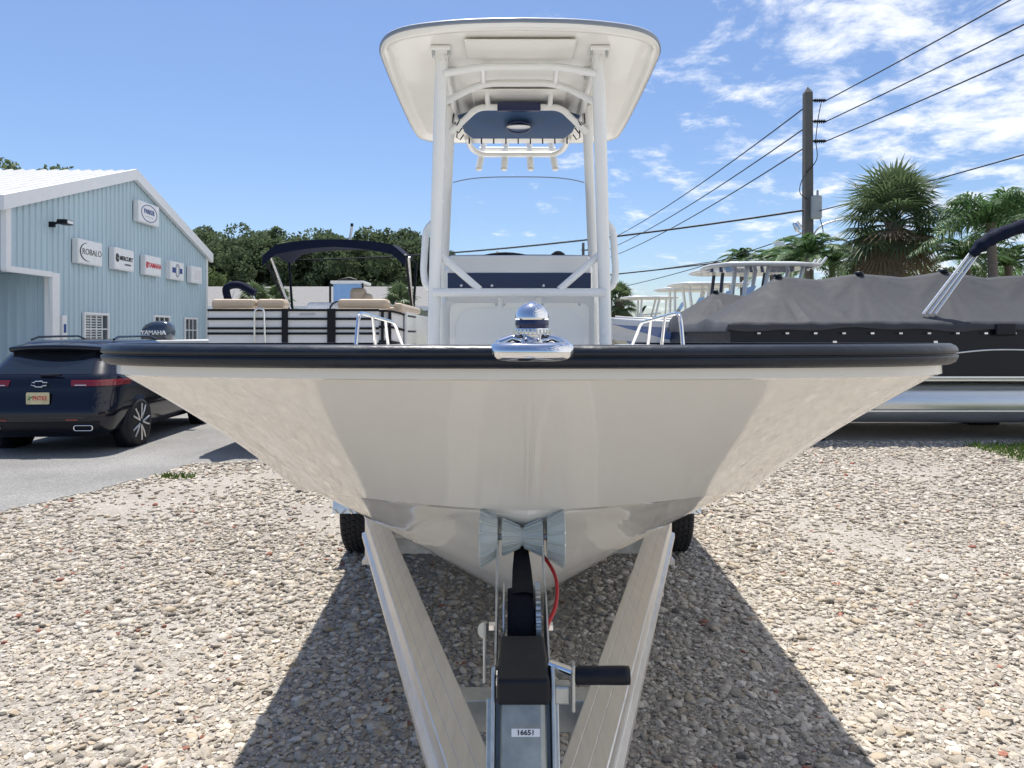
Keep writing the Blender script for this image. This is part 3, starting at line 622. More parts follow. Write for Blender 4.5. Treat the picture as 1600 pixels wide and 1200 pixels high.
# ------------------------------------------------------------------ blue building
bld = thing('metal_building', 'pale blue ribbed metal building with white gable trim and dealer signs', 'building', (0, 0, 0))
LB = 10.55; EH = 4.3; PH = 5.95
def ribbed(b, p0, du, length, ztop, x_in, pitch=.21, rib=.03, z0=0.0):
    """ribbed wall: p0 origin, du unit along, outward = du rotated -90"""
    n = Vector((du.y, -du.x, 0)); pts = []
    s = 0
    while s < length - 1e-6:
        for ds, o in ((0, 0), (pitch - .075, 0), (pitch - .06, rib), (pitch - .015, rib)):
            if s + ds <= length: pts.append((s + ds, o))
        s += pitch
    pts.append((length, 0))
    lo = [p0 + du * s + n * o + Vector((0, 0, z0 if not callable(z0) else z0(s))) for s, o in pts]; hi = [p0 + du * s + n * o + Vector((0, 0, ztop(s))) for s, o in pts]
    b.grid([lo, hi], False)
gz = lambda s: EH + (PH - EH) * (1 - abs(s - LB / 2) / (LB / 2))
wb = MB(); ribbed(wb, Vector((0, 0, 0)), Vector((0, 1, 0)), LB, gz, 0, .21, .03, lambda s: 2.95 if s < 1.55 else 0.0)
ribbed(wb, Vector((-1.6, 0, 0)), Vector((0, 1, 0)), 1.75, lambda s: 2.98, 0)
ribbed(wb, Vector((-14, 0, 0)), Vector((1, 0, 0)), 14, lambda s: EH, 0, .3, .03, lambda s: 2.95 if s > 12.4 else 0)
ribbed(wb, Vector((-1.6, 1.66, 0)), Vector((1, 0, 0)), 1.56, lambda s: 2.95, 0); wb.add([(-1.6, 0, 2.96), (0, 0, 2.96), (0, 1.66, 2.96), (-1.6, 1.66, 2.96)], [(0, 1, 2, 3)])
wb.add([(-14, LB, 0), (0, LB, 0), (0, LB, EH), (-14, LB, EH)], [(0, 1, 2, 3)])
wb.build('wall', BLUEW, bld)
rf = MB()
for sgn in (0, 1):
    y0, y1 = (-.25, LB / 2) if sgn == 0 else (LB + .25, LB / 2); z0 = EH - .07; rows_ = [[], []]
    x = -14.0
    while x < .12:
        for dx, o in ((0, 0), (.22, 0), (.24, .035), (.28, .035)):
            rows_[0].append((min(x + dx, .12), y0, z0 + .1 + o)); rows_[1].append((min(x + dx, .12), y1, PH + .12 + o))
        x += .3
    rf.grid(rows_, False)
roof = rf.build('roof', ROOFW, bld)
tm = MB()
for y0, y1 in ((-.27, LB / 2), (LB + .27, LB / 2)):
    tm.add([(.04, y0, EH - .22), (.15, y0, EH - .22), (.15, y0, EH + .08), (.04, y0, EH + .08), (.04, y1, PH - .12), (.15, y1, PH - .12), (.15, y1, PH + .17), (.04, y1, PH + .17)], [(0, 1, 2, 3), (4, 5, 6, 7), (0, 1, 5, 4), (1, 2, 6, 5), (2, 3, 7, 6), (3, 0, 4, 7)])
tm.build('gable_trim', WHT, bld)
for nm, bx in (('corner_trim', (-.05, .06, -.06, .10, 2.9, EH)), ('corner_trim', (-.05, .05, LB - .08, LB + .05, 0, EH - .02)), ('door_post', (-.12, .06, 1.52, 1.80, 0, 2.97)), ('door_header', (-.06, .05, -.02, 1.56, 2.87, 2.99)), ('gutter', (-14, 0, -.3, -.12, EH - .15, EH - .02))):
    MB().box(*bx).build(nm, WHT, bld)
def bsign(y0, y1, z0, z1):
    s = MB().box(.03, .17, y0, y1, z0, z1, .008).build('sign_cabinet', WHT, bld); s_ = MB().box(.172, .178, y0 + .03, y1 - .03, z0 + .03, z1 - .03, .003).build('sign_face', mat('sign_face', (.82, .82, .82), .3), s)
    return s, frame((.182, (y0 + y1) / 2, (z0 + z1) / 2), (0, 1, 0), (0, 0, 1))
s, M = bsign(2.33, 3.42, 3.27, 3.85); text_mb('ROBALO', .21, M @ Matrix.Translation((.06, .0, 0)), .003, 1.05, -.002).build('lettering', INK, s)
MB().tube([M @ Vector((-.10 + .36 * math.cos(a), .22 * math.sin(a) * 1.0 + .0, 0)) for a in [R(100 + 175 * k / 24) for k in range(25)]], [.004 + .012 * math.sin(PI * k / 24) for k in range(25)], 6).build('swoosh', INK, s)
s, M = bsign(4.0, 5.05, 3.27, 3.84); text_mb('MERCURY', .155, M @ Matrix.Translation((.09, .02, 0)), .003, 1.0, .004).build('lettering', INK, s); text_mb('GO BOLDLY', .06, M @ Matrix.Translation((.17, -.13, 0)), .003, 1, .001).build('lettering', INK, s)
MB().tube([M @ Vector((-.38 + .07 * math.cos(a), .02 + .1 * math.sin(a), 0)) for a in [2 * PI * k / 20 for k in range(20)]], .012, 6, closed=True).tube([M @ Vector(p) for p in ((-.44, .1, 0), (-.36, .05, 0), (-.42, .0, 0), (-.34, -.06, 0))], .02, 6).build('emblem', INK, s)
s, M = bsign(5.7, 6.7, 3.26, 3.82); text_mb('YAMAHA', .20, M @ Matrix.Translation((.07, .0, 0)), .003, .98, .004).build('lettering', REDI, s)
MB().tube([M @ Vector((-.40 + .055 * math.cos(a), .085 * math.sin(a), 0)) for a in [2 * PI * k / 20 for k in range(20)]], .01, 6, closed=True).tube([M @ Vector((-.40, .07, 0)), M @ Vector((-.40, -.07, 0))], .01, 6).build('emblem', REDI, s)
s, M = bsign(7.3, 8.3, 3.25, 3.81)
MB().prism([(-.36, -.07), (-.13, -.07), (-.13, .09), (-.36, .09)], M, .003).prism([(.13, -.07), (.36, -.07), (.36, .09), (.13, .09)], M, .003).build('band', BLUI, s)
MB().tube([M @ Vector((.115 * math.cos(a), .01 + .19 * math.sin(a), 0)) for a in [2 * PI * k / 28 for k in range(28)]], .022, 6, closed=True).build('emblem', GRYI, s)
s, M = bsign(8.85, 9.75, 3.25, 3.80); MB().prism([(-.2, -.17), (.3, -.12), (.33, .16), (-.15, .12)], M, .002).build('faded_print', mat('faded_print', (.78, .74, .74), .4), s)
s, M = bsign(5.3, 6.56, 4.70, 5.29); text_mb('PARKER', .18, M @ Matrix.Translation((0, .04, 0)), .003, 1.0, .004).build('lettering', BLUI, s); MB().prism([(-.22, -.105), (.22, -.105), (.22, -.092), (-.22, -.092)], M, .003).build('underline', GRYI, s)
MB().tube([M @ Vector((.47 * math.cos(a), .235 * math.sin(a), 0)) for a in [2 * PI * k / 40 for k in range(40)]], .010, 6, closed=True).build('oval', BLUI, s)
def window(y0, y1, z0, z1, nx, nz, blinds):
    w = MB()
    for q in ((y0 - .06, y0, z0 - .06, z1 + .06), (y1, y1 + .06, z0 - .06, z1 + .06), (y0, y1, z0 - .06, z0), (y0, y1, z1, z1 + .06)): w.box(.02, .075, *q)
    wo_ = w.build('window', WHT, bld); MB().box(.034, .040, y0, y1, z0, z1).build('pane', PANE, wo_)
    for k in range(1, nx): MB().box(.041, .058, y0 + (y1 - y0) * k / nx - .014, y0 + (y1 - y0) * k / nx + .014, z0, z1).build('muntin', WHT, wo_)
    for k in range(1, nz): MB().box(.0415, .0575, y0, y1, z0 + (z1 - z0) * k / nz - .014, z0 + (z1 - z0) * k / nz + .014).build('muntin', WHT, wo_)
    if blinds:
        for k in range(16): zz = z0 + (z1 - z0) * (k + .5) / 16; MB().add([(.0405, y0, zz), (.0405, y1 - (y1 - y0) * .25, zz), (.0408, y1 - (y1 - y0) * .25, zz + .03), (.0408, y0, zz + .03)], [(0, 1, 2, 3)]).build('blind_slat', mat('blind', (.5, .52, .52), .6), wo_)
window(2.85, 3.9, 1.02, 2.06, 4, 3, True); window(6.55, 7.5, 1.02, 2.08, 3, 3, False); window(8.7, 9.6, 1.0, 2.06, 3, 3, False)
fl_ = MB().box(.03, .14, 1.42, 1.50, 3.98, 4.10).tube([(.1, 1.46, 4.04), (.24, 1.5, 4.12)], .03, 8).box(.2, .42, 1.42, 1.72, 4.05, 4.16, .02).build('floodlight', BLK, bld)
MB().box(.425, .43, 1.46, 1.68, 4.07, 4.14).build('lamp_glass', WHT, fl_)
nb = MB().box(.02, .10, 1.84, 2.02, 1.45, 2.02, .005).build('notice_box', WHT, bld); MB().box(.101, .104, 1.88, 1.98, 1.62, 1.82).build('notice_print', BLUI, nb)
bld.location = (-10.32, 15.05, 0); bld.rotation_euler = (0, 0, .026)

# ------------------------------------------------------------------ car
car = thing('suv_car', 'black SUV parked on the asphalt beside the blue building', 'car')
LV = [  # z, half width, rear y, front y, corner radius
    (.24, .80, .22, 4.55, .25), (.34, .90, .08, 4.66, .28), (.50, .945, .02, 4.72, .30), (.66, .965, .0, 4.74, .30), (.72, .955, .07, 4.74, .32), (.92, .965, .10, 4.70, .34), (1.04, .955, .13, 4.55, .36), (1.10, .93, .17, 4.1, .36),
    (1.14, .90, .22, 3.55, .34), (1.36, .80, .46, 3.0, .30), (1.53, .70, .66, 2.65, .28), (1.585, .64, .74, 2.55, .26), (1.61, .5, .95, 2.4, .24)]
def outl(l, u, off=0.0):
    z, w, r, f, c = l; w += off; r -= off; f += off
    s1 = w - c; a = PI / 2 * c; s2 = f - r - 2 * c; tot = 2 * s1 + 2 * a + s2
    # fixed parameter split so that levels correspond
    if u < .2: return Vector((s1 * u / .2, r, z))
    if u < .3: q = (u - .2) / .1 * PI / 2; return Vector((w - c + c * math.sin(q), r + c - c * math.cos(q), z))
    if u < .8: return Vector((w, r + c + (f - r - 2 * c) * (u - .3) / .5, z))
    if u < .9: q = (u - .8) / .1 * PI / 2; return Vector((w - c + c * math.cos(q), f - c + c * math.sin(q), z))
    return Vector((s1 * (1 - (u - .9) / .1), f, z))
US = [i * .02 for i in range(11)] + [.2 + .0125 * i for i in range(1, 9)] + [.3 + .02 * i for i in range(1, 26)] + [.8 + .0125 * i for i in range(1, 9)] + [.9 + .02 * i for i in range(1, 6)]
cb_ = MB()
for sgn in (1, -1):
    cb_.grid([[Vector((p.x * sgn, p.y, p.z)) for p in (outl(l, u) for u in US)] for l in LV], True)
    cb_.add([Vector((p.x * sgn, p.y, p.z)) for p in (outl(LV[-1], u) for u in US)] + [(0, 2.4, 1.615), (0, .95, 1.615)], [tuple(range(len(US) + 2))])
    cb_.add([Vector((p.x * sgn, p.y, p.z)) for p in (outl(LV[0], u) for u in US)], [tuple(range(len(US)))])
carb = cb_.build('body', BODY, car)
def lvl(z):
    for a, b in zip(LV, LV[1:]):
        if a[0] <= z <= b[0]:
            t = (z - a[0]) / (b[0] - a[0]); return tuple(x + (y - x) * t for x, y in zip(a, b))
def cpatch(name, m, z0, z1, u0, u1, off, parent=None, both=False, nu=14, nz=5, side=1):
    b = MB()
    for sgn in ((1, -1) if both else (side,)):
        b.grid([[Vector((p.x * sgn, p.y, p.z)) for p in (outl(lvl(z0 + (z1 - z0) * j / nz), u0 + (u1 - u0) * i / nu, off) for i in range(nu + 1))] for j in range(nz + 1)], True)
    return b.build(name, m, parent or car)
cpatch('rear_window', TINT, 1.13, 1.47, 0, .215, .006, both=True)
for sg in (1, -1):
    cpatch('side_window', TINT, 1.15, 1.50, .335, .52, .006, side=sg); cpatch('side_window', TINT, 1.15, 1.50, .54, .70, .006, side=sg)
    tl = cpatch('tail_light', REDL, .965, 1.05, .135, .33, .012, side=sg); cpatch('light_strip', WHT, .975, .985, .15, .2, .016, parent=tl, side=sg)
    cpatch('reflector', REDL, .49, .51, .12, .17, .008, side=sg)
    ex = MB(); M = frame((.62 * sg, .03, .385), (1, 0, 0), (0, 0, 1)); oo = rrect(.125, .036, .03); ex.tube([M @ Vector((x, y, 0)) for x, y in oo], .008, 6, closed=True); ex.build('exhaust_tip', CHR, car)
    b = MB(); b.tube([(.60 * sg, .95, 1.615), (.585 * sg, 1.1, 1.655), (.57 * sg, 2.2, 1.665), (.585 * sg, 2.45, 1.61)], .018, 8); b.build('roof_rail', BODY, car)
    for yy in (.98, 3.8):
        Mw = Matrix.Translation((.955 * sg, yy, .36)) @ Matrix.Rotation(R(90), 4, 'Y')
        MB().lathe([(.0, -.2 * sg), (.42, -.2 * sg), (.42, .004 * sg), (.0, .004 * sg)], Mw, 32).build('wheel_arch', BLK, car)
        wl = MB().lathe([(.28, .03 * sg), (.29, .035 * sg), (.345, .025 * sg), (.36, .0), (.36, -.2 * sg)], Mw, 36).build('wheel', TYRE, car)
        MB().lathe([(0, .012 * sg), (.285, .012 * sg)], Mw, 30).build('hub', BLK, wl)
        for k in range(5):
            a = 2 * PI * k / 5 + .3; b = MB()
            for da in (-.22, .22): b.tube([Mw @ Vector((.05 * math.cos(a), .05 * math.sin(a), .03 * sg)), Mw @ Vector((.18 * math.cos(a + da), .18 * math.sin(a + da), .035 * sg)), Mw @ Vector((.28 * math.cos(a + da), .28 * math.sin(a + da), .03 * sg))], .016, 6)
            b.build('spoke', ALU, wl)
    MB().box(.93 * sg, 1.10 * sg, 3.0, 3.12, 1.08, 1.22, .03).build('side_mirror', BODY, car)
sp_ = MB(); sp_.grid([[Vector((x, y + .10 * (x / .66) ** 2, z - .03 * (x / .66) ** 2)) for x in np.linspace(-.66, .66, 13)] for y, z in ((.85, 1.59), (.47, 1.545), (.40, 1.525), (.42, 1.475), (.60, 1.44))], True); sp_.build('spoiler', BODY, car)
MB().tube([(-.02, .16, 1.115), (.27, .135, 1.125)], .02, 8).build('wiper', BLK, car)
Mc = frame((0, .078, 1.0), (1, 0, 0), (0, 0, 1))
MB().tube([Mc @ Vector((x, y, .008)) for x, y in ((-.10, -.022), (-.05, -.022), (-.045, -.04), (.05, -.04), (.055, -.022), (.10, -.022), (.115, .022), (.055, .022), (.05, .04), (-.045, .04), (-.05, .022), (-.085, .022))], .0085, 6, closed=True).build('emblem', CHR, car)
Mp = frame((0, .055, .80), (1, 0, 0), (0, 0, 1)); pl = MB().prism(rrect(.155, .082, .015), Mp, .008).build('license_plate', mat('plate', (.62, .55, .33), .4, var=.25, vscale=8), car)
text_mb('PNTKE', .085, Mp @ Matrix.Translation((.03, 0, .0085)), .001, .75, .002).build('plate_text', REDI, pl)
MB().tube([Mp @ Vector((-.135, -.02, .009)), Mp @ Vector((-.06, .03, .009))], .008, 5).tube([Mp @ Vector((-.115, .035, .009)), Mp @ Vector((-.105, -.03, .009))], .006, 5).build('plate_print', mat('plate_green', (.1, .2, .08), .5), pl)
text_mb('RS', .06, frame((.56, .082, .74), (1, 0, 0), (0, 0, 1)), .002, 1.2, .001).build('badge', CHR, car)
cpatch('bumper_trim', BLK, .28, .47, 0, .24, .006, both=True)
car.location = (-6.22, 9.65, 0.006); car.scale = (.95, .95, .94); car.rotation_euler = (0, 0, R(3))

# ------------------------------------------------------------------ white pontoon boat (left)
pt = thing('pontoon_boat', 'white pontoon boat with tan seats and navy bimini top, seen bow on', 'boat')
fw = 1.33
def pbox(name, m, *q, b=.0, parent=pt): return MB().box(*q, b).build(name, m, parent)
WP = mat('white_fence_panel', (.74, .74, .74), .22, coat=.4, var=.02); BRAIL = mat('black_rail', (.008, .009, .012), .5, spec=.25)
pbox('deck', WHT, -fw, fw, -.15, 6.2, 1.08, 1.16, b=.02)
for sx_ in (-1, 1):
    MB().tube([(sx_ * .95, -.55, .98), (sx_ * .95, -.35, .86), (sx_ * .95, 0, .76), (sx_ * .95, 6.2, .76)], [.05, .18, .31, .31], 20).build('pontoon_tube', ALUT, pt)
    for yy in (1.0, 4.8): pbox('block', WOOD, sx_ * .95 - .2, sx_ * .95 + .2, yy, yy + .3, 0, .46)
    pbox('side_panel', WP, sx_ * fw - .015, sx_ * fw + .015, .25, 6.0, 1.17, 1.90)
def fpanel(x0, x1):
    p = pbox('fence_panel', WP, x0, x1, 0.0, .03, 1.17, 1.93, b=.004)
    for z in (1.61, 1.68, 1.81, 1.93): MB().box(x0 - .005, x1 + .005, -.022, -.002, z - .016, z + .016, .003).build('rail', BRAIL, p)
    return p
fpanel(-fw, -.31); gate = fpanel(-.245, .31); fpanel(.40, 1.0)
lt_ = MB()
for k in range(9):
    lx = -.075 + .024 * k; lt_.box(lx, lx + .006, -.006, -.002, 1.855, 1.89).box(lx + .006, lx + .015, -.006, -.002, 1.87 + .012 * (k % 2), 1.876 + .012 * (k % 2))
lt_.build('lettering', GRYI, gate, kind='stuff')
for x0, x1 in ((-.32, -.24), (.30, .41)): pbox('gate_post', BRAIL, x0, x1, -.03, .04, 1.16, 1.95, b=.004)
for x in (1.03, 1.13): pbox('corner_post', BRAIL, x, x + .035, -.005, .05, 1.16, 1.92)
for z, dx in ((1.92, 0), (1.70, .0), (1.50, 0), (1.38, 0), (1.2, 0)): MB().tube([(1.0, 0, z), (1.16, .03, z), (1.28, .14, z - .03), (1.34, .4, z - .06), (1.34, 1.2, z - .06)], .016, 8).build('corner_rail', BRAIL, pt)
MB().grid([[Vector(p) + Vector((0, .02, z)) for p in ((1.0, 0, 0), (1.16, .03, 0), (1.27, .14, 0), (1.33, .4, 0))] for z in (1.17, 1.9)], True).build('corner_panel', WP, pt)
for x0, x1 in ((-fw + .02, -.70), (-.69, -.30), (.42, 1.12)): pbox('seat_cushion', TANV, x0, x1, .02, .30, 1.945, 2.085, b=.05)
for sx_ in (-1, 1): pbox('side_cushion', TANV, sx_ * 1.28 - .13, sx_ * 1.28 + .0, .3, 2.4, 1.93, 2.04, b=.04)
pbox('lounge_arm', TANV, 1.05, 1.28, .3, .8, 1.90, 1.98, b=.03)
cc = pbox('captain_chair', TANV, .09, .36, 2.3, 2.5, 1.75, 2.38, b=.07); pbox('chair_trim', GREY, .13, .31, 2.28, 2.32, 1.8, 2.12, b=.02, parent=cc); pbox('chair_wing', TANV, .33, .46, 2.25, 2.5, 1.75, 2.28, b=.05, parent=cc)
hc = pbox('helm_console', WHT, -.55, -.08, 2.0, 2.5, 1.2, 2.12, b=.05); MB().tube([(-.02 + .0 + .13 * math.cos(a), 1.95 + .04 * math.sin(a), 2.0 + .13 * math.sin(a)) for a in [2 * PI * k / 20 for k in range(20)]], .014, 6, closed=True).build('steering_wheel', BLK, hc)
# bimini
bmr = []
for j in range(9):
    y = 1.6 + 1.5 * j / 8; row = []
    for i in range(33):
        u = i / 16 - 1; row.append(Vector((u * 1.13, y, 3.10 + .06 * math.sin(PI * j / 8) - .13 * abs(u) ** 2.2 - .13 * max(0, abs(u) - .82) / .18 - .015 * abs(math.sin(PI * j / 4)))))
    bmr.append(row)
bi = MB(); bi.grid(bmr)
# front valance
bi.grid([bmr[0], [p - Vector((0, .02, .17 - .05 * (1 - abs(p.x / 1.13)))) for p in bmr[0]]])
bim = bi.build('bimini_top', NAVC, pt)
for sx_ in (-1, 1):
    for y0, y1 in ((1.62, 2.5), (3.0, 2.6), (2.0, 2.55)):
        MB().tube([(sx_ * (1.12 if sx_ > 0 else .95) + (-.0), y1, 1.95), (sx_ * 1.13, y0, 2.86)], .022, 8).build('bimini_frame', BRAIL if y0 != 2.0 else ALU, bim)
MB().tube([(.16, 2.0, 3.12), (.20, 2.0, 3.36)], .022, 8).build('light_mast', WHT, pt); MB().lathe([(.024, 0), (.024, .05), (0, .055)], Matrix.Translation((.2, 2.0, 3.36)), 12).build('mast_light', BLK, pt)
MB().tube(round_path([(-.68, -.05, 1.2), (-.68, -.05, 1.95), (-.55, -.05, 1.95), (-.53, -.05, 1.2)], .06), .014, 8).build('ladder_rail', CHR, pt)
for x in (-.62, .38): pbox('gate_latch', BLK, x - .07, x + .07, -.08, -.03, 1.17, 1.28, b=.01)
pt.location = (-2.82, 10.1, 0)

# ------------------------------------------------------------------ covered pontoon boats (right)
def covered(name, label, loc, length, wid, poles, seed, bim=False, group=None):
    r_ = thing(name, label, 'boat', (0, 0, 0), group); rr = random.Random(seed)
    ph = [rr.uniform(0, 6.3) for _ in range(12)]
    nx = 150; ny = 40; rows_ = []
    def zf(x, y):
        base = 1.78; z = base
        ex = min(1, max(0, x) / .9) ; ed = min(1, min(y, wid - y) / (wid / 2))
        best = 0; bd = 9
        for (px_, py_, h_) in poles:
            d = math.hypot((x - px_) * .85, (y - py_) * 1.0); v = (h_ - base) * max(0, 1 - d / 1.12) ** 1.1
            if d < bd: bd = d; ang = math.atan2(y - py_, x - px_)
            best = max(best, v) if v > best else best
        ridge = 0
        xs = [p[0] for p in poles]
        if x > xs[0]:
            ridge = (np.interp(x, xs, [p[2] for p in poles]) - base) * (1 - .13 * min(1, bd / .75)) * max(0, 1 - abs(y - wid / 2) / (wid / 2 + .02)) ** 1.05
        z = base + max(best, ridge)
        fold = math.sin(ang * 9 + ph[0]) * .5 + math.sin(ang * 17 + ph[1]) * .35 + math.sin(ang * 29 + ph[2]) * .2
        z += .034 * (abs(fold) - .4) * min(1, bd / .35) * math.exp(-bd * .6) + .006 * math.sin(x * 5 + ph[3] + y * 4) * math.sin(x * 2.1 + ph[4])
        return z
    xs_ = np.linspace(-.05, length, nx)
    for i in range(nx):
        row = []; x = xs_[i]; drop = .11 + .02 * math.sin(x * 2.2 + ph[5]) + .015 * math.sin(x * 6.1 + ph[6])
        row.append(Vector((x, -.05 + .012 * math.sin(x * 13 + ph[7]), 1.78 - drop)))
        row.append(Vector((x, -.055 + .01 * math.sin(x * 13 + ph[7]), 1.78 - drop * .45)))
        for j in range(ny + 1):
            y = -.03 + (wid + .06) * j / ny; row.append(Vector((x, y, zf(x, y))))
        row.append(Vector((x, wid + .05, 1.78 - drop))); rows_.append(row)
    first = [Vector((p.x - .04, p.y, min(p.z, 1.78) - .14)) for p in rows_[0]]
    cv = MB(); cv.grid([first] + rows_); cov_ = cv.build('cover', TARP, r_)
    for (px_, py_, h_) in poles: MB().lathe([(.07, -.02), (.07, .02), (.05, .035), (0, .035)], Matrix.Translation((px_, py_, zf(px_, py_) - .0)), 14).build('pole_cap', BLK, cov_)
    FN = mat('black_fence', (.006, .008, .014), .3, spec=.3)
    MB().box(0, length, 0, .03, .98, 1.775).build('fence_panel', FN, r_); MB().box(0, .03, .03, wid, .98, 1.775).build('fence_panel', FN, r_); MB().box(0, length, wid - .03, wid, .98, 1.775).build('fence_panel', FN, r_)
    for x in np.arange(1.55, length, 1.5): MB().box(x - .03, x + .03, -.012, -.002, .99, 1.5).build('fence_post', ALU, r_)
    MB().tube(cat_rom([(3.0, -.012, 1.28), (4.0, -.012, 1.37), (5.2, -.012, 1.30), (6.5, -.012, 1.05)], 20), .012, 6).build('pinstripe', WHT, r_)
    for x in np.arange(.4, length, .42): MB().box(x - .025, x + .025, -.075, -.058, 1.60, 1.625).build('cover_clip', CHR if int(x * 7) % 3 else BLK, cov_)
    for x in (3.9, 5.3): MB().box(x, x + .3, -.09, -.03, 1.58, 1.76, .02).build('cover_buckle', BLK, cov_)
    MB().box(-.1, length, -.04, wid + .04, .90, .975, .01).build('deck_edge', ALU, r_)
    MB().box(-.1, length, -.048, -.041, .925, .95).build('deck_trim', mat('tan_trim', (.42, .40, .30), .4), r_)
    for yy in (.28, wid - .28):
        MB().tube([(-.35, yy, .80), (-.15, yy, .68), (.25, yy, .57), (length, yy, .56)], [.04, .18, .31, .315], 28).build('pontoon_tube', ALUT, r_)
        MB().box(0.2, length, yy - .325, yy - .315, .45, .47).build('tube_strake', ALU, r_)
        for x in (.9, 4.8): MB().box(x, x + .55, yy - .2, yy + .2, 0, .27, .02).build('block', BLK, r_)
    if bim:
        for dy in (.15,):
            for o in (0, .09, .18): MB().tube([(2.95 + o, dy, 1.9), (3.72 + o * .7, dy, 2.9)], .022, 8).build('bimini_strut', ALU, r_)
        rws = []
        MB().tube(cat_rom([(3.66, .1, 2.80), (3.85, .08, 2.98), (4.2, .06, 3.15), (4.8, .06, 3.32), (5.6, .06, 3.42)], 24), [.06 + .04 * min(1, k / 4) + .008 * math.sin(k * 1.9) for k in range(25)], 14).build('folded_bimini', NAVC, r_)
        MB().tube([(5.4, .1, 3.40), (5.4, 2.3, 3.40)], .09, 12).build('folded_bimini', NAVC, r_)
    r_.location = loc; return r_
covered('covered_pontoon_boat', 'long pontoon boat under a grey cover, with shiny pontoon tubes and raised folded bimini', (3.25, 11.0, 0), 8.2, 2.5, [(1.15, 1.25, 2.56), (2.5, 1.25, 2.60), (3.9, 1.25, 2.64), (5.3, 1.25, 2.58), (6.8, 1.25, 2.55)], 3, True)
covered('covered_pontoon_boat', 'pontoon boat under a grey cover, standing behind the one with the folded bimini', (3.62, 15.0, 0), 6.5, 2.5, [(.85, 1.25, 2.52), (2.4, 1.25, 2.45), (4.2, 1.25, 2.45)], 9)

# ------------------------------------------------------------------ row of T-top boats
def ttop_boat(hullm, legm, label, legs, dz, rods):
    r_ = thing('t_top_boat', label, 'boat', (0, 0, 0), 'center console boats parked in a row'); n = 30
    g = cat_rom([(0, 0, 2.10), (.35, .35, 2.06), (.75, 1.0, 2.02), (1.08, 2.2, 1.98), (1.2, 4.0, 1.94), (1.2, 7.0, 1.92)], n); c = cat_rom([(0, .55, 1.35), (.2, .8, 1.3), (.5, 1.4, 1.2), (.85, 2.6, 1.1), (1.0, 4.2, 1.06), (1.0, 7.0, 1.05)], n); k = cat_rom([(0, .6, 1.3), (0, .9, 1.1), (0, 1.5, .85), (0, 2.7, .72), (0, 4.2, .7), (0, 7.0, .7)], n)
    h = MB(); w = MB(); d = MB()
    for s in (1, -1):
        f = lambda P, dz=0, sc=1: [Vector((p.y, s * p.x * sc, p.z + dz)) for p in P]
        h.grid([f(g, -.14), f(c), f(k)]); w.grid([f(g, -.139, 1.004), f(g, -.02, 1.03), f(g, .02, 1.0), f(g, .02, .82), f(g, -.5, .8)])
    h.add([(7, 1.2, 1.8), (7, 1, 1.05), (7, 0, .7), (7, -1, 1.05), (7, -1.2, 1.8)], [(0, 1, 2, 3, 4)])
    h.build('hull', hullm, r_); w.build('gunwale', GELT, r_)
    MB().box(.9, 6.9, -.9, .9, 1.40, 1.44).build('deck', GELT, r_)
    MB().box(3.0, 3.9, -.45, .45, 1.44, 2.35, .08).build('console', GELT, r_); MB().add([(3.05, -.42, 2.34), (3.05, .42, 2.34), (3.35, .38, 2.85), (3.35, -.38, 2.85)], [(0, 1, 2, 3)]).build('windshield', TINT, r_)
    tp = MB(); o = [(2.2, .0), (2.25, .5), (2.5, .85), (3.2, .95), (4.4, .92), (4.7, .75), (4.75, 0)]; o = o + [(a, -b) for a, b in o[-2:0:-1]]
    lo_ = [Vector((a, b, 3.28 + dz)) for a, b in o]; hi_ = [Vector((a, b, 3.34 + dz)) for a, b in o]; ce = [Vector((3.4 + (a - 3.4) * .7, b * .7, 3.39 + dz)) for a, b in o]; cl_ = [Vector((3.4 + (a - 3.4) * .9, b * .9, 3.26 + dz)) for a, b in o]
    tp.grid([cl_, lo_, hi_, ce], True, True); tp.add(ce, [tuple(range(len(ce)))]); tpo = tp.build('t_top', GELT, r_)
    MB().add([p + Vector((0, 0, -.004)) for p in cl_], [tuple(range(len(cl_)))]).build('top_lining', hullm, tpo)
    for s in (1, -1):
        for x0, x1 in legs: MB().tube([(x0, s * .5, 1.5), (x1, s * .46, 3.27 + dz)], .05, 8).build('t_top_leg', legm, r_)
        MB().tube([(2.95, s * .48, 2.4), (3.95, s * .48, 2.5)], .03, 8).build('t_top_brace', legm, r_)
    for k in range(rods): MB().tube([(4.75, -.45 + .3 * k, 3.25 + dz), (4.95, -.45 + .3 * k, 3.5 + dz)], .03, 8).build('rod_holder', legm, r_)
    ob = MB().box(7.05, 7.6, -.25, .25, 1.7, 2.35, .12).box(7.15, 7.4, -.1, .1, .7, 1.75, .03).build('outboard_motor', BLK, r_)
    for x in (1.5, 5.5): MB().box(x, x + .3, -.5, .5, 0, .86).build('stand', WOOD, r_)
    return r_
FRB = mat('dark_frame', (.015, .02, .04), .3)
for i, (X0, D0, hmn, lg, lab) in enumerate(((2.35, 17.6, HULLB, POWD, 'blue hulled center console boat with white T-top, behind the covered pontoon boats'),
    (3.0, 21.5, GELT, FRB, 'white center console boat with dark T-top frame, next behind the blue hulled boat'),
    (3.2, 25.5, GELT, POWD, 'white center console boat in the row behind the dark framed T-top boat'),
    (3.5, 29.5, GELT, POWD, 'white center console boat second to last in the row toward the far palm'),
    (2.7, 33.5, GELT, POWD, 'white center console boat last in the row, beside the far dark palm'))):
    ttop_boat(hmn, lg, lab, [((2.9, 3.1), (3.3, 3.6), (4.0, 4.4)), ((2.8, 3.0), (3.9, 4.2)), ((3.0, 2.8), (3.2, 3.5), (4.1, 4.2)), ((2.9, 2.9), (4.0, 4.3)), ((3.0, 3.1), (3.5, 3.9), (4.3, 4.4))][i], [0, .06, -.05, .02, -.12][i], [3, 0, 4, 0, 0][i]).location = (X0, D0, -.13 if i == 0 else 0)

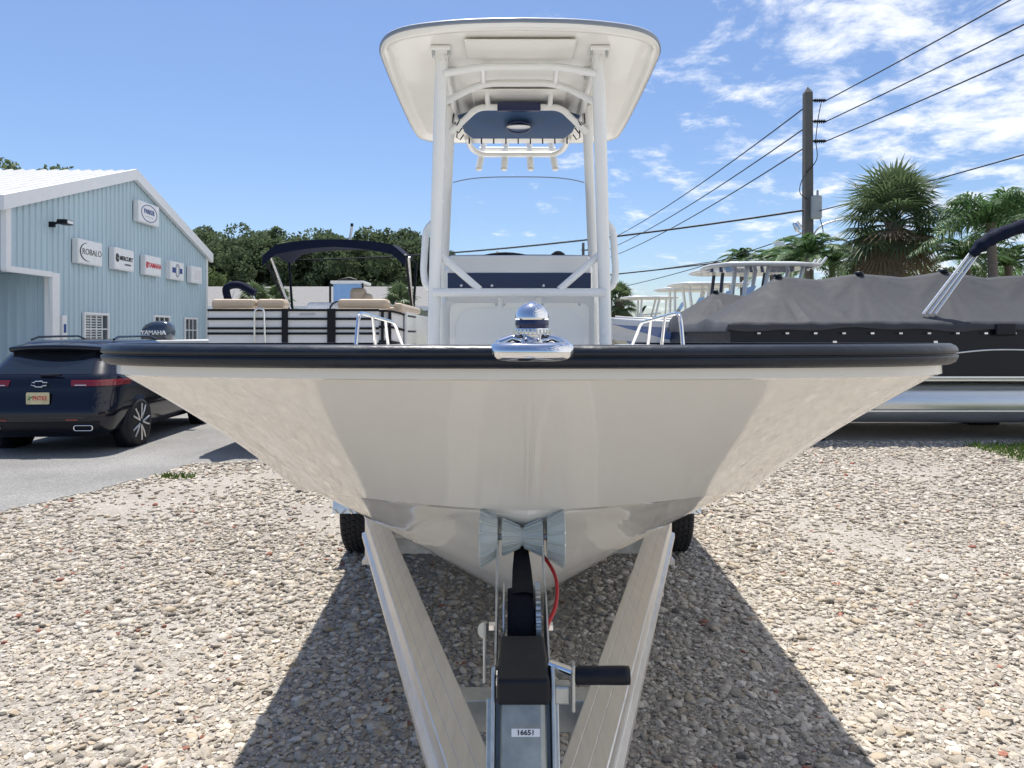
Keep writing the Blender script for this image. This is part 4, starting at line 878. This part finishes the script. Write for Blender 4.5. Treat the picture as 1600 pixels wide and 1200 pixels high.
# ------------------------------------------------------------------ small boats behind the car
def outboard(parent, x, y, z, txt):
    b = MB(); rws = []
    for zz, hl, hw, dx in ((0, .30, .17, 0), (.12, .36, .20, 0), (.30, .37, .2, .01), (.42, .32, .18, .03), (.50, .22, .13, .05), (.53, .08, .05, .06)):
        rws.append([Vector((x + dx + hl * math.copysign(abs(math.cos(a)) ** .7, math.cos(a)), y + hw * math.copysign(abs(math.sin(a)) ** .7, math.sin(a)), z + zz)) for a in [2 * PI * k / 24 for k in range(24)]])
    b.grid(rws, True, True); b.add(rws[-1], [tuple(range(24))]); b.box(x - .12, x + .15, y - .08, y + .08, z - .9, z + .02, .03)
    o = b.build('outboard_motor', mat('outboard_paint', (.03, .045, .07), .15, coat=.8), parent)
    text_mb(txt, .13, frame((x, y - .212, z + .26), (1, 0, 0), (0, 0, 1)), .01, 1.05, .003).build('lettering', WHT, o); return o
sk = thing('skiff', 'white open skiff with dark outboard motors beyond the black SUV', 'boat')
h = MB(); g = [(0, -.9, 1.42), (3.5, -.9, 1.45), (5, -.6, 1.5), (5.8, 0, 1.55), (5, .6, 1.5), (3.5, .9, 1.45), (0, .9, 1.42)]; k_ = [(0, -.75, .75), (3.5, -.75, .75), (4.8, -.4, .9), (5.3, 0, 1.0), (4.8, .4, .9), (3.5, .75, .75), (0, .75, .75)]
h.grid([[Vector(p) for p in g], [Vector(p) for p in k_]], False, True); h.add([Vector(p) for p in g], [tuple(range(7))]); h.build('hull', GELT, sk); MB().tube([Vector(p) for p in g], .04, 8, closed=True).build('gunwale', GELT, sk)
outboard(sk, -.35, -.1, 1.36, 'YAMAHA'); outboard(sk, .95, .85, 1.22, 'YAMAHA')
MB().tube([(1.25, -.6, 1.45), (1.6, -.6, 2.55)], .016, 6).build('bimini_pole', ALU, sk); MB().tube(cat_rom([(1.45, -.6, 2.35), (1.42, -.6, 2.62), (1.7, -.6, 2.68), (2.05, -.6, 2.5)], 14), .085, 10).build('folded_bimini', NAVC, sk)
MB().tube([(2.0, -.6, 2.45), (2.5, -.6, 1.5)], .016, 6).build('bimini_pole', ALU, sk)
for x in (.6, 3.6): MB().box(x, x + .3, -.5, .5, 0, .76).build('stand', WOOD, sk)
sk.location = (-7.75, 17.0, 0)
tw = thing('tower_boat', 'white boat with a raised helm tower beyond the navy bimini pontoon boat', 'boat')
h = MB(); g = [(0, -1, 1.9), (4, -1, 1.95), (6, 0, 2.1), (4, 1, 1.95), (0, 1, 1.9)]; k_ = [(0, -.8, .6), (4, -.8, .6), (5.4, 0, .9), (4, .8, .6), (0, .8, .6)]; h.grid([[Vector(p) for p in g], [Vector(p) for p in k_]], False, True); h.add([Vector(p) for p in g], [tuple(range(5))]); h.add([Vector(p) for p in k_], [tuple(range(5))]); h.build('hull', GELT, tw)
MB().box(1.4, 2.3, -.5, .5, 1.95, 2.35, .06).build('console', GELT, tw); MB().box(1.5, 2.25, -.44, -.40, 2.45, 2.95).build('windshield', mat('blue_glass', (.25, .42, .7), .1), tw); MB().box(1.42, 2.35, -.48, .5, 2.95, 3.03, .02).build('tower_roof', GELT, tw)
for x in (1.42, 2.3): MB().tube([(x, -.46, 2.2), (x, -.46, 2.96)], .03, 8).build('tower_leg', BLK, tw)
MB().tube([(1.45, -.47, 2.25), (1.8, -.47, 2.46)], .025, 6).tube([(2.3, -.47, 2.25), (1.95, -.47, 2.46)], .025, 6).build('brace', BLK, tw)
MB().box(2.4, 3.3, -.5, .5, 1.95, 2.22, .08).build('seat', TANV, tw); MB().tube([(1.6, -.3, 3.05), (1.9, -.3, 3.12), (2.1, -.3, 3.06)], .03, 6).build('roof_gear', BLK, tw)
MB().box(.5, 4.5, -.7, .7, 0, .6).build('stand', WOOD, tw)
tw.location = (-6.35, 20.5, 0)

# ------------------------------------------------------------------ far house
ho = thing('house', 'low house with long grey shingle roof in front of the oaks', 'house')
MB().box(-18, -1.9, 35, 41, 0, 2.75).build('wall', STUC, ho)
MB().add([(-18.6, 34.4, 2.85), (-1.3, 34.4, 2.85), (-1.3, 38, 4.0), (-18.6, 38, 4.0), (-18.6, 41.6, 2.85), (-1.3, 41.6, 2.85)], [(0, 1, 2, 3), (3, 2, 5, 4)]).build('roof', SHIN, ho)
MB().box(-18.6, -1.3, 34.36, 34.42, 2.66, 2.86).build('fascia', WHT, ho)
for x in (-15, -11.5, -8, -4.6):
    w_ = MB().box(x, x + 1.4, 34.94, 34.99, 1.0, 2.2).build('window', WHT, ho); MB().box(x + .08, x + 1.32, 34.92, 34.938, 1.08, 2.12).build('pane', PANE, w_)

# ------------------------------------------------------------------ utility pole and wires
up = thing('utility_pole', 'square concrete utility pole with transformer box and street lamps', 'pole', (12.0, 30, 0))
b = MB(); 
for (z0, w0_), (z1, w1_) in (((0, .19), (11.35, .15)), ((11.35, .15), (11.6, .01))):
    A = [(12 + sx_ * w0_, 30 + sy_ * w0_, z0) for sx_, sy_ in ((-1, -1), (1, -1), (1, 1), (-1, 1))]; Bq = [(12 + sx_ * w1_, 30 + sy_ * w1_, z1) for sx_, sy_ in ((-1, -1), (1, -1), (1, 1), (-1, 1))]
    b.grid([A, Bq], False, True)
b.build('shaft', CONC, up)
INS = [11.05, 10.2, 9.4]
for z in INS:
    m = MB().tube([(12.15, 30, z), (12.75, 30, z)], .045, 8)
    for k in range(5): m.lathe([(.05, -.02), (.095, 0), (.05, .02)], Matrix.Translation((12.3 + .09 * k, 30, z)) @ Matrix.Rotation(R(90), 4, 'Y'), 10)
    m.build('insulator', BLK, up)
MB().box(12.05, 12.45, 29.62, 29.9, 6.2, 7.15, .06).lathe([(.05, 0), (.05, .18), (.02, .22)], Matrix.Translation((12.3, 29.75, 7.15)), 8).build('transformer', mat('transformer_grey', (.42, .44, .45), .4), up)
MB().tube(cat_rom([(12.2, 30, 5.55), (12.5, 29.9, 5.95), (13.1, 29.8, 6.15), (13.8, 29.7, 6.2)], 12), .035, 8).box(13.7, 14.15, 29.6, 29.8, 6.14, 6.24, .03).build('street_lamp', ALU, up)
MB().tube([(11.8, 30, 5.1), (11.0, 29.9, 5.15)], .03, 8).box(10.6, 11.0, 29.75, 30.0, 5.0, 5.3, .03).build('flood_lamp', ALU, up)
MB().tube([(11.8, 30, 5.6), (11.55, 29.9, 5.75)], .03, 8).lathe([(.16, -.2), (.13, .15), (0, .2)], Matrix.Translation((11.5, 29.85, 5.95)) @ Matrix.Rotation(R(-30), 4, 'Y'), 12).build('flood_lamp', ALU, up)
MB().tube(cat_rom([(12.5, 29.9, 10.9), (12.35, 29.8, 10.3), (12.25, 29.8, 9.4), (12.28, 29.8, 8.6), (11.75, 29.8, 7.9), (11.6, 29.8, 7.3), (11.9, 29.8, 7.0)], 30), .018, 6).tube(cat_rom([(12.35, 29.7, 6.3), (12.5, 29.7, 5.6), (12.3, 29.8, 4.8)], 10), .02, 6).build('drop_cable', WIRE, up)
fp = thing('far_utility_pole', 'distant thin utility pole down the wire line, seen through the windshield', 'pole', (7.9, 82, 0)); MB().tube([(7.9, 82, 0), (7.9, 82, 11.6)], [.22, .15], 8).build('shaft', CONC, fp); MB().tube([(7.7, 82, 10.8), (8.6, 82, 10.8)], .08, 6).build('crossarm', BLK, fp)
def wire(pa, pb, sag, r, label, grp=None):
    a, e = Vector(pa), Vector(pb); P = [a.lerp(e, t) - Vector((0, 0, sag * 4 * t * (1 - t))) for t in [k / 30 for k in range(31)]]
    o = MB().tube(P, r, 6).build('power_wire', WIRE, None); o['label'] = label; o['category'] = 'wire'
    if grp: o['group'] = grp
for z, nm in zip(INS, ('topmost', 'middle', 'lowest')):
    wire((12.75, 30, z), (16.0, -14, z - .3), .5, .022, f'{nm} of three power wires running from the concrete pole overhead', 'overhead wires')
    wire((12.1, 30, z - .12), (8.0, 82, z - .3), .7, .028, f'{nm} of three power wires running from the concrete pole to the far pole', 'overhead wires')
wire((11.9, 30, 6.6), (-40, 62, 9.5), 1.9, .045, 'thick telephone cable sagging left from the concrete pole', 'overhead wires')
wire((12.2, 30, 6.5), (22, 2, 8.6), .3, .022, 'thin cable rising right from the pole over the fan palm', 'overhead wires')
wire((11.9, 30, 5.7), (4.0, 70, 5.2), .6, .022, 'thin low cable running from the pole toward the far boats', 'overhead wires')
wire((5.2, 60, 6.0), (32, 38, 9.6), .6, .03, 'low cable behind the palm trees', 'overhead wires')
wire((-3, 60, 5.5), (34, 36, 9.0), .8, .05, 'thick low cable behind the feather palms', 'overhead wires')

# ------------------------------------------------------------------ trees
def oak_mesh(seed, m, nb=90, nl=190, rx=3.6, rz=3.3, cz_=5.6, ls=.17):
    r = np.random.default_rng(seed); cs_ = []
    while len(cs_) < nb:
        p = r.uniform(-1, 1, 3)
        if .3 < np.linalg.norm(p) < 1: cs_.append(p * (rx, rx, rz) + (0, 0, cz_))
    V = []
    for c in cs_:
        s = r.uniform(.5, 1.05); q = r.normal(0, 1, (nl, 3)); q /= np.linalg.norm(q, axis=1)[:, None]; q *= (s * r.uniform(.45, 1.05, (nl, 1)) ** .6) * np.array([1, 1, .75]); V.append(q + c)
    P = np.concatenate(V); n = len(P); a = r.normal(0, 1, (n, 3)); a /= np.linalg.norm(a, axis=1)[:, None]; b_ = np.cross(a, r.normal(0, 1, (n, 3))); b_ /= np.linalg.norm(b_, axis=1)[:, None]; l = ls * r.uniform(.5, 1.2, (n, 1))
    co = np.stack([P - a * l, P + b_ * l * .5, P + a * l, P - b_ * l * .5], 1).reshape(-1, 3); fa = np.arange(4 * n).reshape(-1, 4)
    me = bpy.data.meshes.new('crown'); me.from_pydata(co.tolist(), [], fa.tolist()); me.materials.append(m)
    tb = MB(); tb.tube([(0, 0, 0), (.1, 0, 1.2), (0, .1, 2.6), (.1, 0, 4.5)], [.38, .3, .26, .15], 10)
    for k in range(9):
        e = Vector(cs_[k * 5]); tb.tube([(0, .05, 1.8 + .25 * k), Vector((0, .05, 2.4 + .25 * k)).lerp(e, .5), e], [.14, .09, .03], 7)
    return me, tb.mesh('trunk', BARK)
oaks = [oak_mesh(s, LEAF) for s in (1, 2, 3)] + [oak_mesh(4, LEAF2, 50, 90)]
def tree(k, loc, s, rz, label, name='oak_tree', group='trees behind the house'):
    t = thing(name, label, 'tree', loc, group); t.scale = (s, s, s); t.rotation_euler = (0, 0, rz)
    for me, nm in zip(oaks[k], ('crown', 'trunk')):
        o = bpy.data.objects.new(nm, me); C.objects.link(o); o.parent = t
TL = 'dark green oak in the tree line behind the grey roofed house'
for i, (px_, D0, ty) in enumerate(((318, 46, 352), (352, 50, 366), (395, 47, 358), (440, 51, 354), (486, 48, 360), (530, 50, 364), (575, 47, 358), (618, 50, 356), (652, 48, 366), (300, 52, 358), (420, 55, 362), (550, 56, 360), (690, 58, 392), (640, 57, 372))):
    zt = CAM_H + (520 - ty) / F * D0; tree(i % 3, ((px_ - 800) / F * D0, D0, 0), zt / 9.1, i * 1.7, TL if i not in (0, 8, 12) else {0: 'dark green oak against the far corner of the blue building', 8: 'dark green oak beside the T-top grab handle', 12: 'low oak crown seen past the T-top leg'}[i])
tree(3, (-17.6, 40, 0), .62, .5, 'yellow-green tree at the corner of the blue building', group='trees behind the house')
tree(1, (-28.6, 42, 0), 1.26, 2, 'dark tree top rising behind the white metal roof', group='trees behind the blue building')
for i, (px_, D0, ty) in enumerate(((1335, 60, 408), (1375, 62, 405), (1440, 60, 412), (1500, 58, 415), (1560, 60, 410))):
    tree(3, ((px_ - 800) / F * D0, D0, 0), (CAM_H + (520 - ty) / F * D0) / 9.1, i * 2.1, 'pale green tree in the distance behind the palms', group='far trees behind the palms')
# --- fan palm
def fan(b, bd, base, dirv, L_, droop, dry):
    d = Vector(dirv).normalized(); sidev = d.cross(Vector((0, 0, 1))).normalized(); upv = sidev.cross(d); tip = Vector(base) + d * L_ * .55 - Vector((0, 0, droop * .3))
    (bd if dry else b).tube([base, Vector(base).lerp(tip, .5) + upv * .06, tip], [.03, .022, .014], 5)
    n = 26
    for k in range(n):
        a = R(-125 + 250 * k / (n - 1)); v = (d * math.cos(a) + sidev * math.sin(a)).normalized(); ln = L_ * .62 * (1 - .25 * abs(a) / 2.2) * random.uniform(.85, 1.1)
        w = .034; t = v.cross(upv).normalized(); m1 = tip + v * ln * .5 + upv * .05 - Vector((0, 0, droop * .18)); e = tip + v * ln - Vector((0, 0, droop * random.uniform(.5, 1.0) + .12))
        (bd if dry else b).add([tip, m1 + t * w, m1 - t * w, e], [(0, 1, 2), (1, 3, 2)])
def fan_palm(loc, H, Rr, label, n=62, tr=.2):
    p = thing('fan_palm', label, 'palm tree', loc, 'palm trees'); b = MB(); bd = MB(); tk = MB()
    tk.tube([(loc[0], loc[1], 0), (loc[0] + .05, loc[1], H * .5), (loc[0], loc[1], H)], [tr * 1.25, tr, tr * 1.15], 14)
    for k in range(30): a = k * 2.4; z = H - 1.3 + 1.3 * k / 30; tk.tube([(loc[0] + tr * math.cos(a), loc[1] + tr * math.sin(a), z), (loc[0] + (tr + .16) * math.cos(a), loc[1] + (tr + .16) * math.sin(a), z + .25)], [.05, .02], 5)
    for k in range(n):
        t = k / n; el = R(84 - 142 * t); a = k * 2.39996; base = (loc[0], loc[1], H + .1 - .35 * t); fan(b, bd, base, (math.cos(a) * math.cos(el), math.sin(a) * math.cos(el), math.sin(el)), Rr * random.uniform(.85, 1.1), .06 + .28 * t, t > .84 or (t > .6 and random.random() < .2))
    tk.build('trunk', PBARK, p); b.build('fronds', PALML, p, False); bd.build('dry_fronds', PALMD, p, False)
q = W(1396, 345, 22); fan_palm((q.x, 22, 0), q.z - .05, 1.75, 'big fan palm with shaggy round crown behind the grey covered boat')
q = W(1358, 388, 24.5); fan_palm((q.x, 24.5, 0), q.z - .3, .95, 'small drooping fan palm beside the trunk of the big fan palm', 26, .12)
q = W(968, 470, 40); fan_palm((q.x, 40, 0), q.z, 1.1, 'dark low fan palm beside the last boat of the row', 30, .18)
for i, px_ in enumerate((398, 432, 625)): q = W(px_, 470, 26 + i); fan_palm((q.x, 26 + i, 0), q.z - .25, .95, ('small palmetto showing over the pontoon boat by the steering console', 'small palmetto next to the pontoon boat bimini frame', 'small palmetto in front of the grey roof by the boat console')[i], 24, .1)
def feather_palm(loc, H, L_, label, n=16, tr=.13, m=PALMG, plume=False):
    p = thing('feather_palm', label, 'palm tree', loc, 'palm trees'); tk = MB(); b = MB()
    tk.tube([(loc[0], loc[1], 0), (loc[0] + .1, loc[1], H * .5), (loc[0], loc[1], H)], [tr * 1.3, tr, tr * .8], 12)
    for k in range(n):
        a = k * 2.39996 + random.uniform(-.2, .2); el = R(78 - 75 * k / n); d = Vector((math.cos(a), math.sin(a), 0)); pts = []
        for j in range(15):
            t = j / 14; pts.append(Vector((loc[0], loc[1], H)) + d * (L_ * t * math.cos(el) + L_ * .22 * t * t) + Vector((0, 0, L_ * t * math.sin(el) - L_ * .62 * t ** 2.2)))
        b.tube(pts, [.03 * (1 - .8 * j / 14) for j in range(15)], 5)
        for j in range(1, 60):
            t = j / 59 * 14; i0 = min(int(t), 13); c = pts[i0].lerp(pts[i0 + 1], t - i0); tg = (pts[i0 + 1] - pts[i0]).normalized(); sd_ = tg.cross(Vector((0, 0, 1))).normalized(); u_ = sd_.cross(tg)
            for s in (-1, 1):
                ln = L_ * .27 * math.sin(PI * (.12 + .84 * j / 59)) * random.uniform(.8, 1.1); v = (sd_ * s * random.uniform(.6, 1) + tg * .55 + u_ * (random.uniform(-.8, .8) if plume else .25)).normalized(); e = c + v * ln - Vector((0, 0, ln * .35)); mdl = c + v * ln * .5; w = tg * .028
                b.add([c, mdl + w, mdl - w, e], [(0, 1, 2), (1, 3, 2)])
    tk.build('trunk', PBARK, p); b.build('fronds', m, p, False)
for px_, py_, D0, L_, lab, pl_ in ((1262, 402, 24, 1.7, 'bushy green feather palm at the foot of the concrete pole', False), (1300, 415, 26, 1.6, 'green feather palm between the concrete pole and the big fan palm', False), (1232, 420, 27, 1.5, 'low feather palm left of the concrete pole', False),
    (1158, 405, 38, 1.3, 'small feather palm top above the white T-top', False), (1205, 408, 36, 1.4, 'second small feather palm top above the white T-top', False),
    (1548, 348, 20, 1.9, 'tall plume-leaved foxtail palm behind the folded bimini', True), (1612, 350, 21, 2.0, 'foxtail palm cut by the picture border, behind the folded bimini', True), (1510, 405, 23, 1.6, 'low feather palm between the fan palm and the foxtail palm', False), (1575, 415, 24, 1.5, 'low feather palm under the foxtail palms', False)):
    q = W(px_, py_, D0); feather_palm((q.x, D0, 0), q.z, L_, lab, 18, .13, PALMG, pl_)
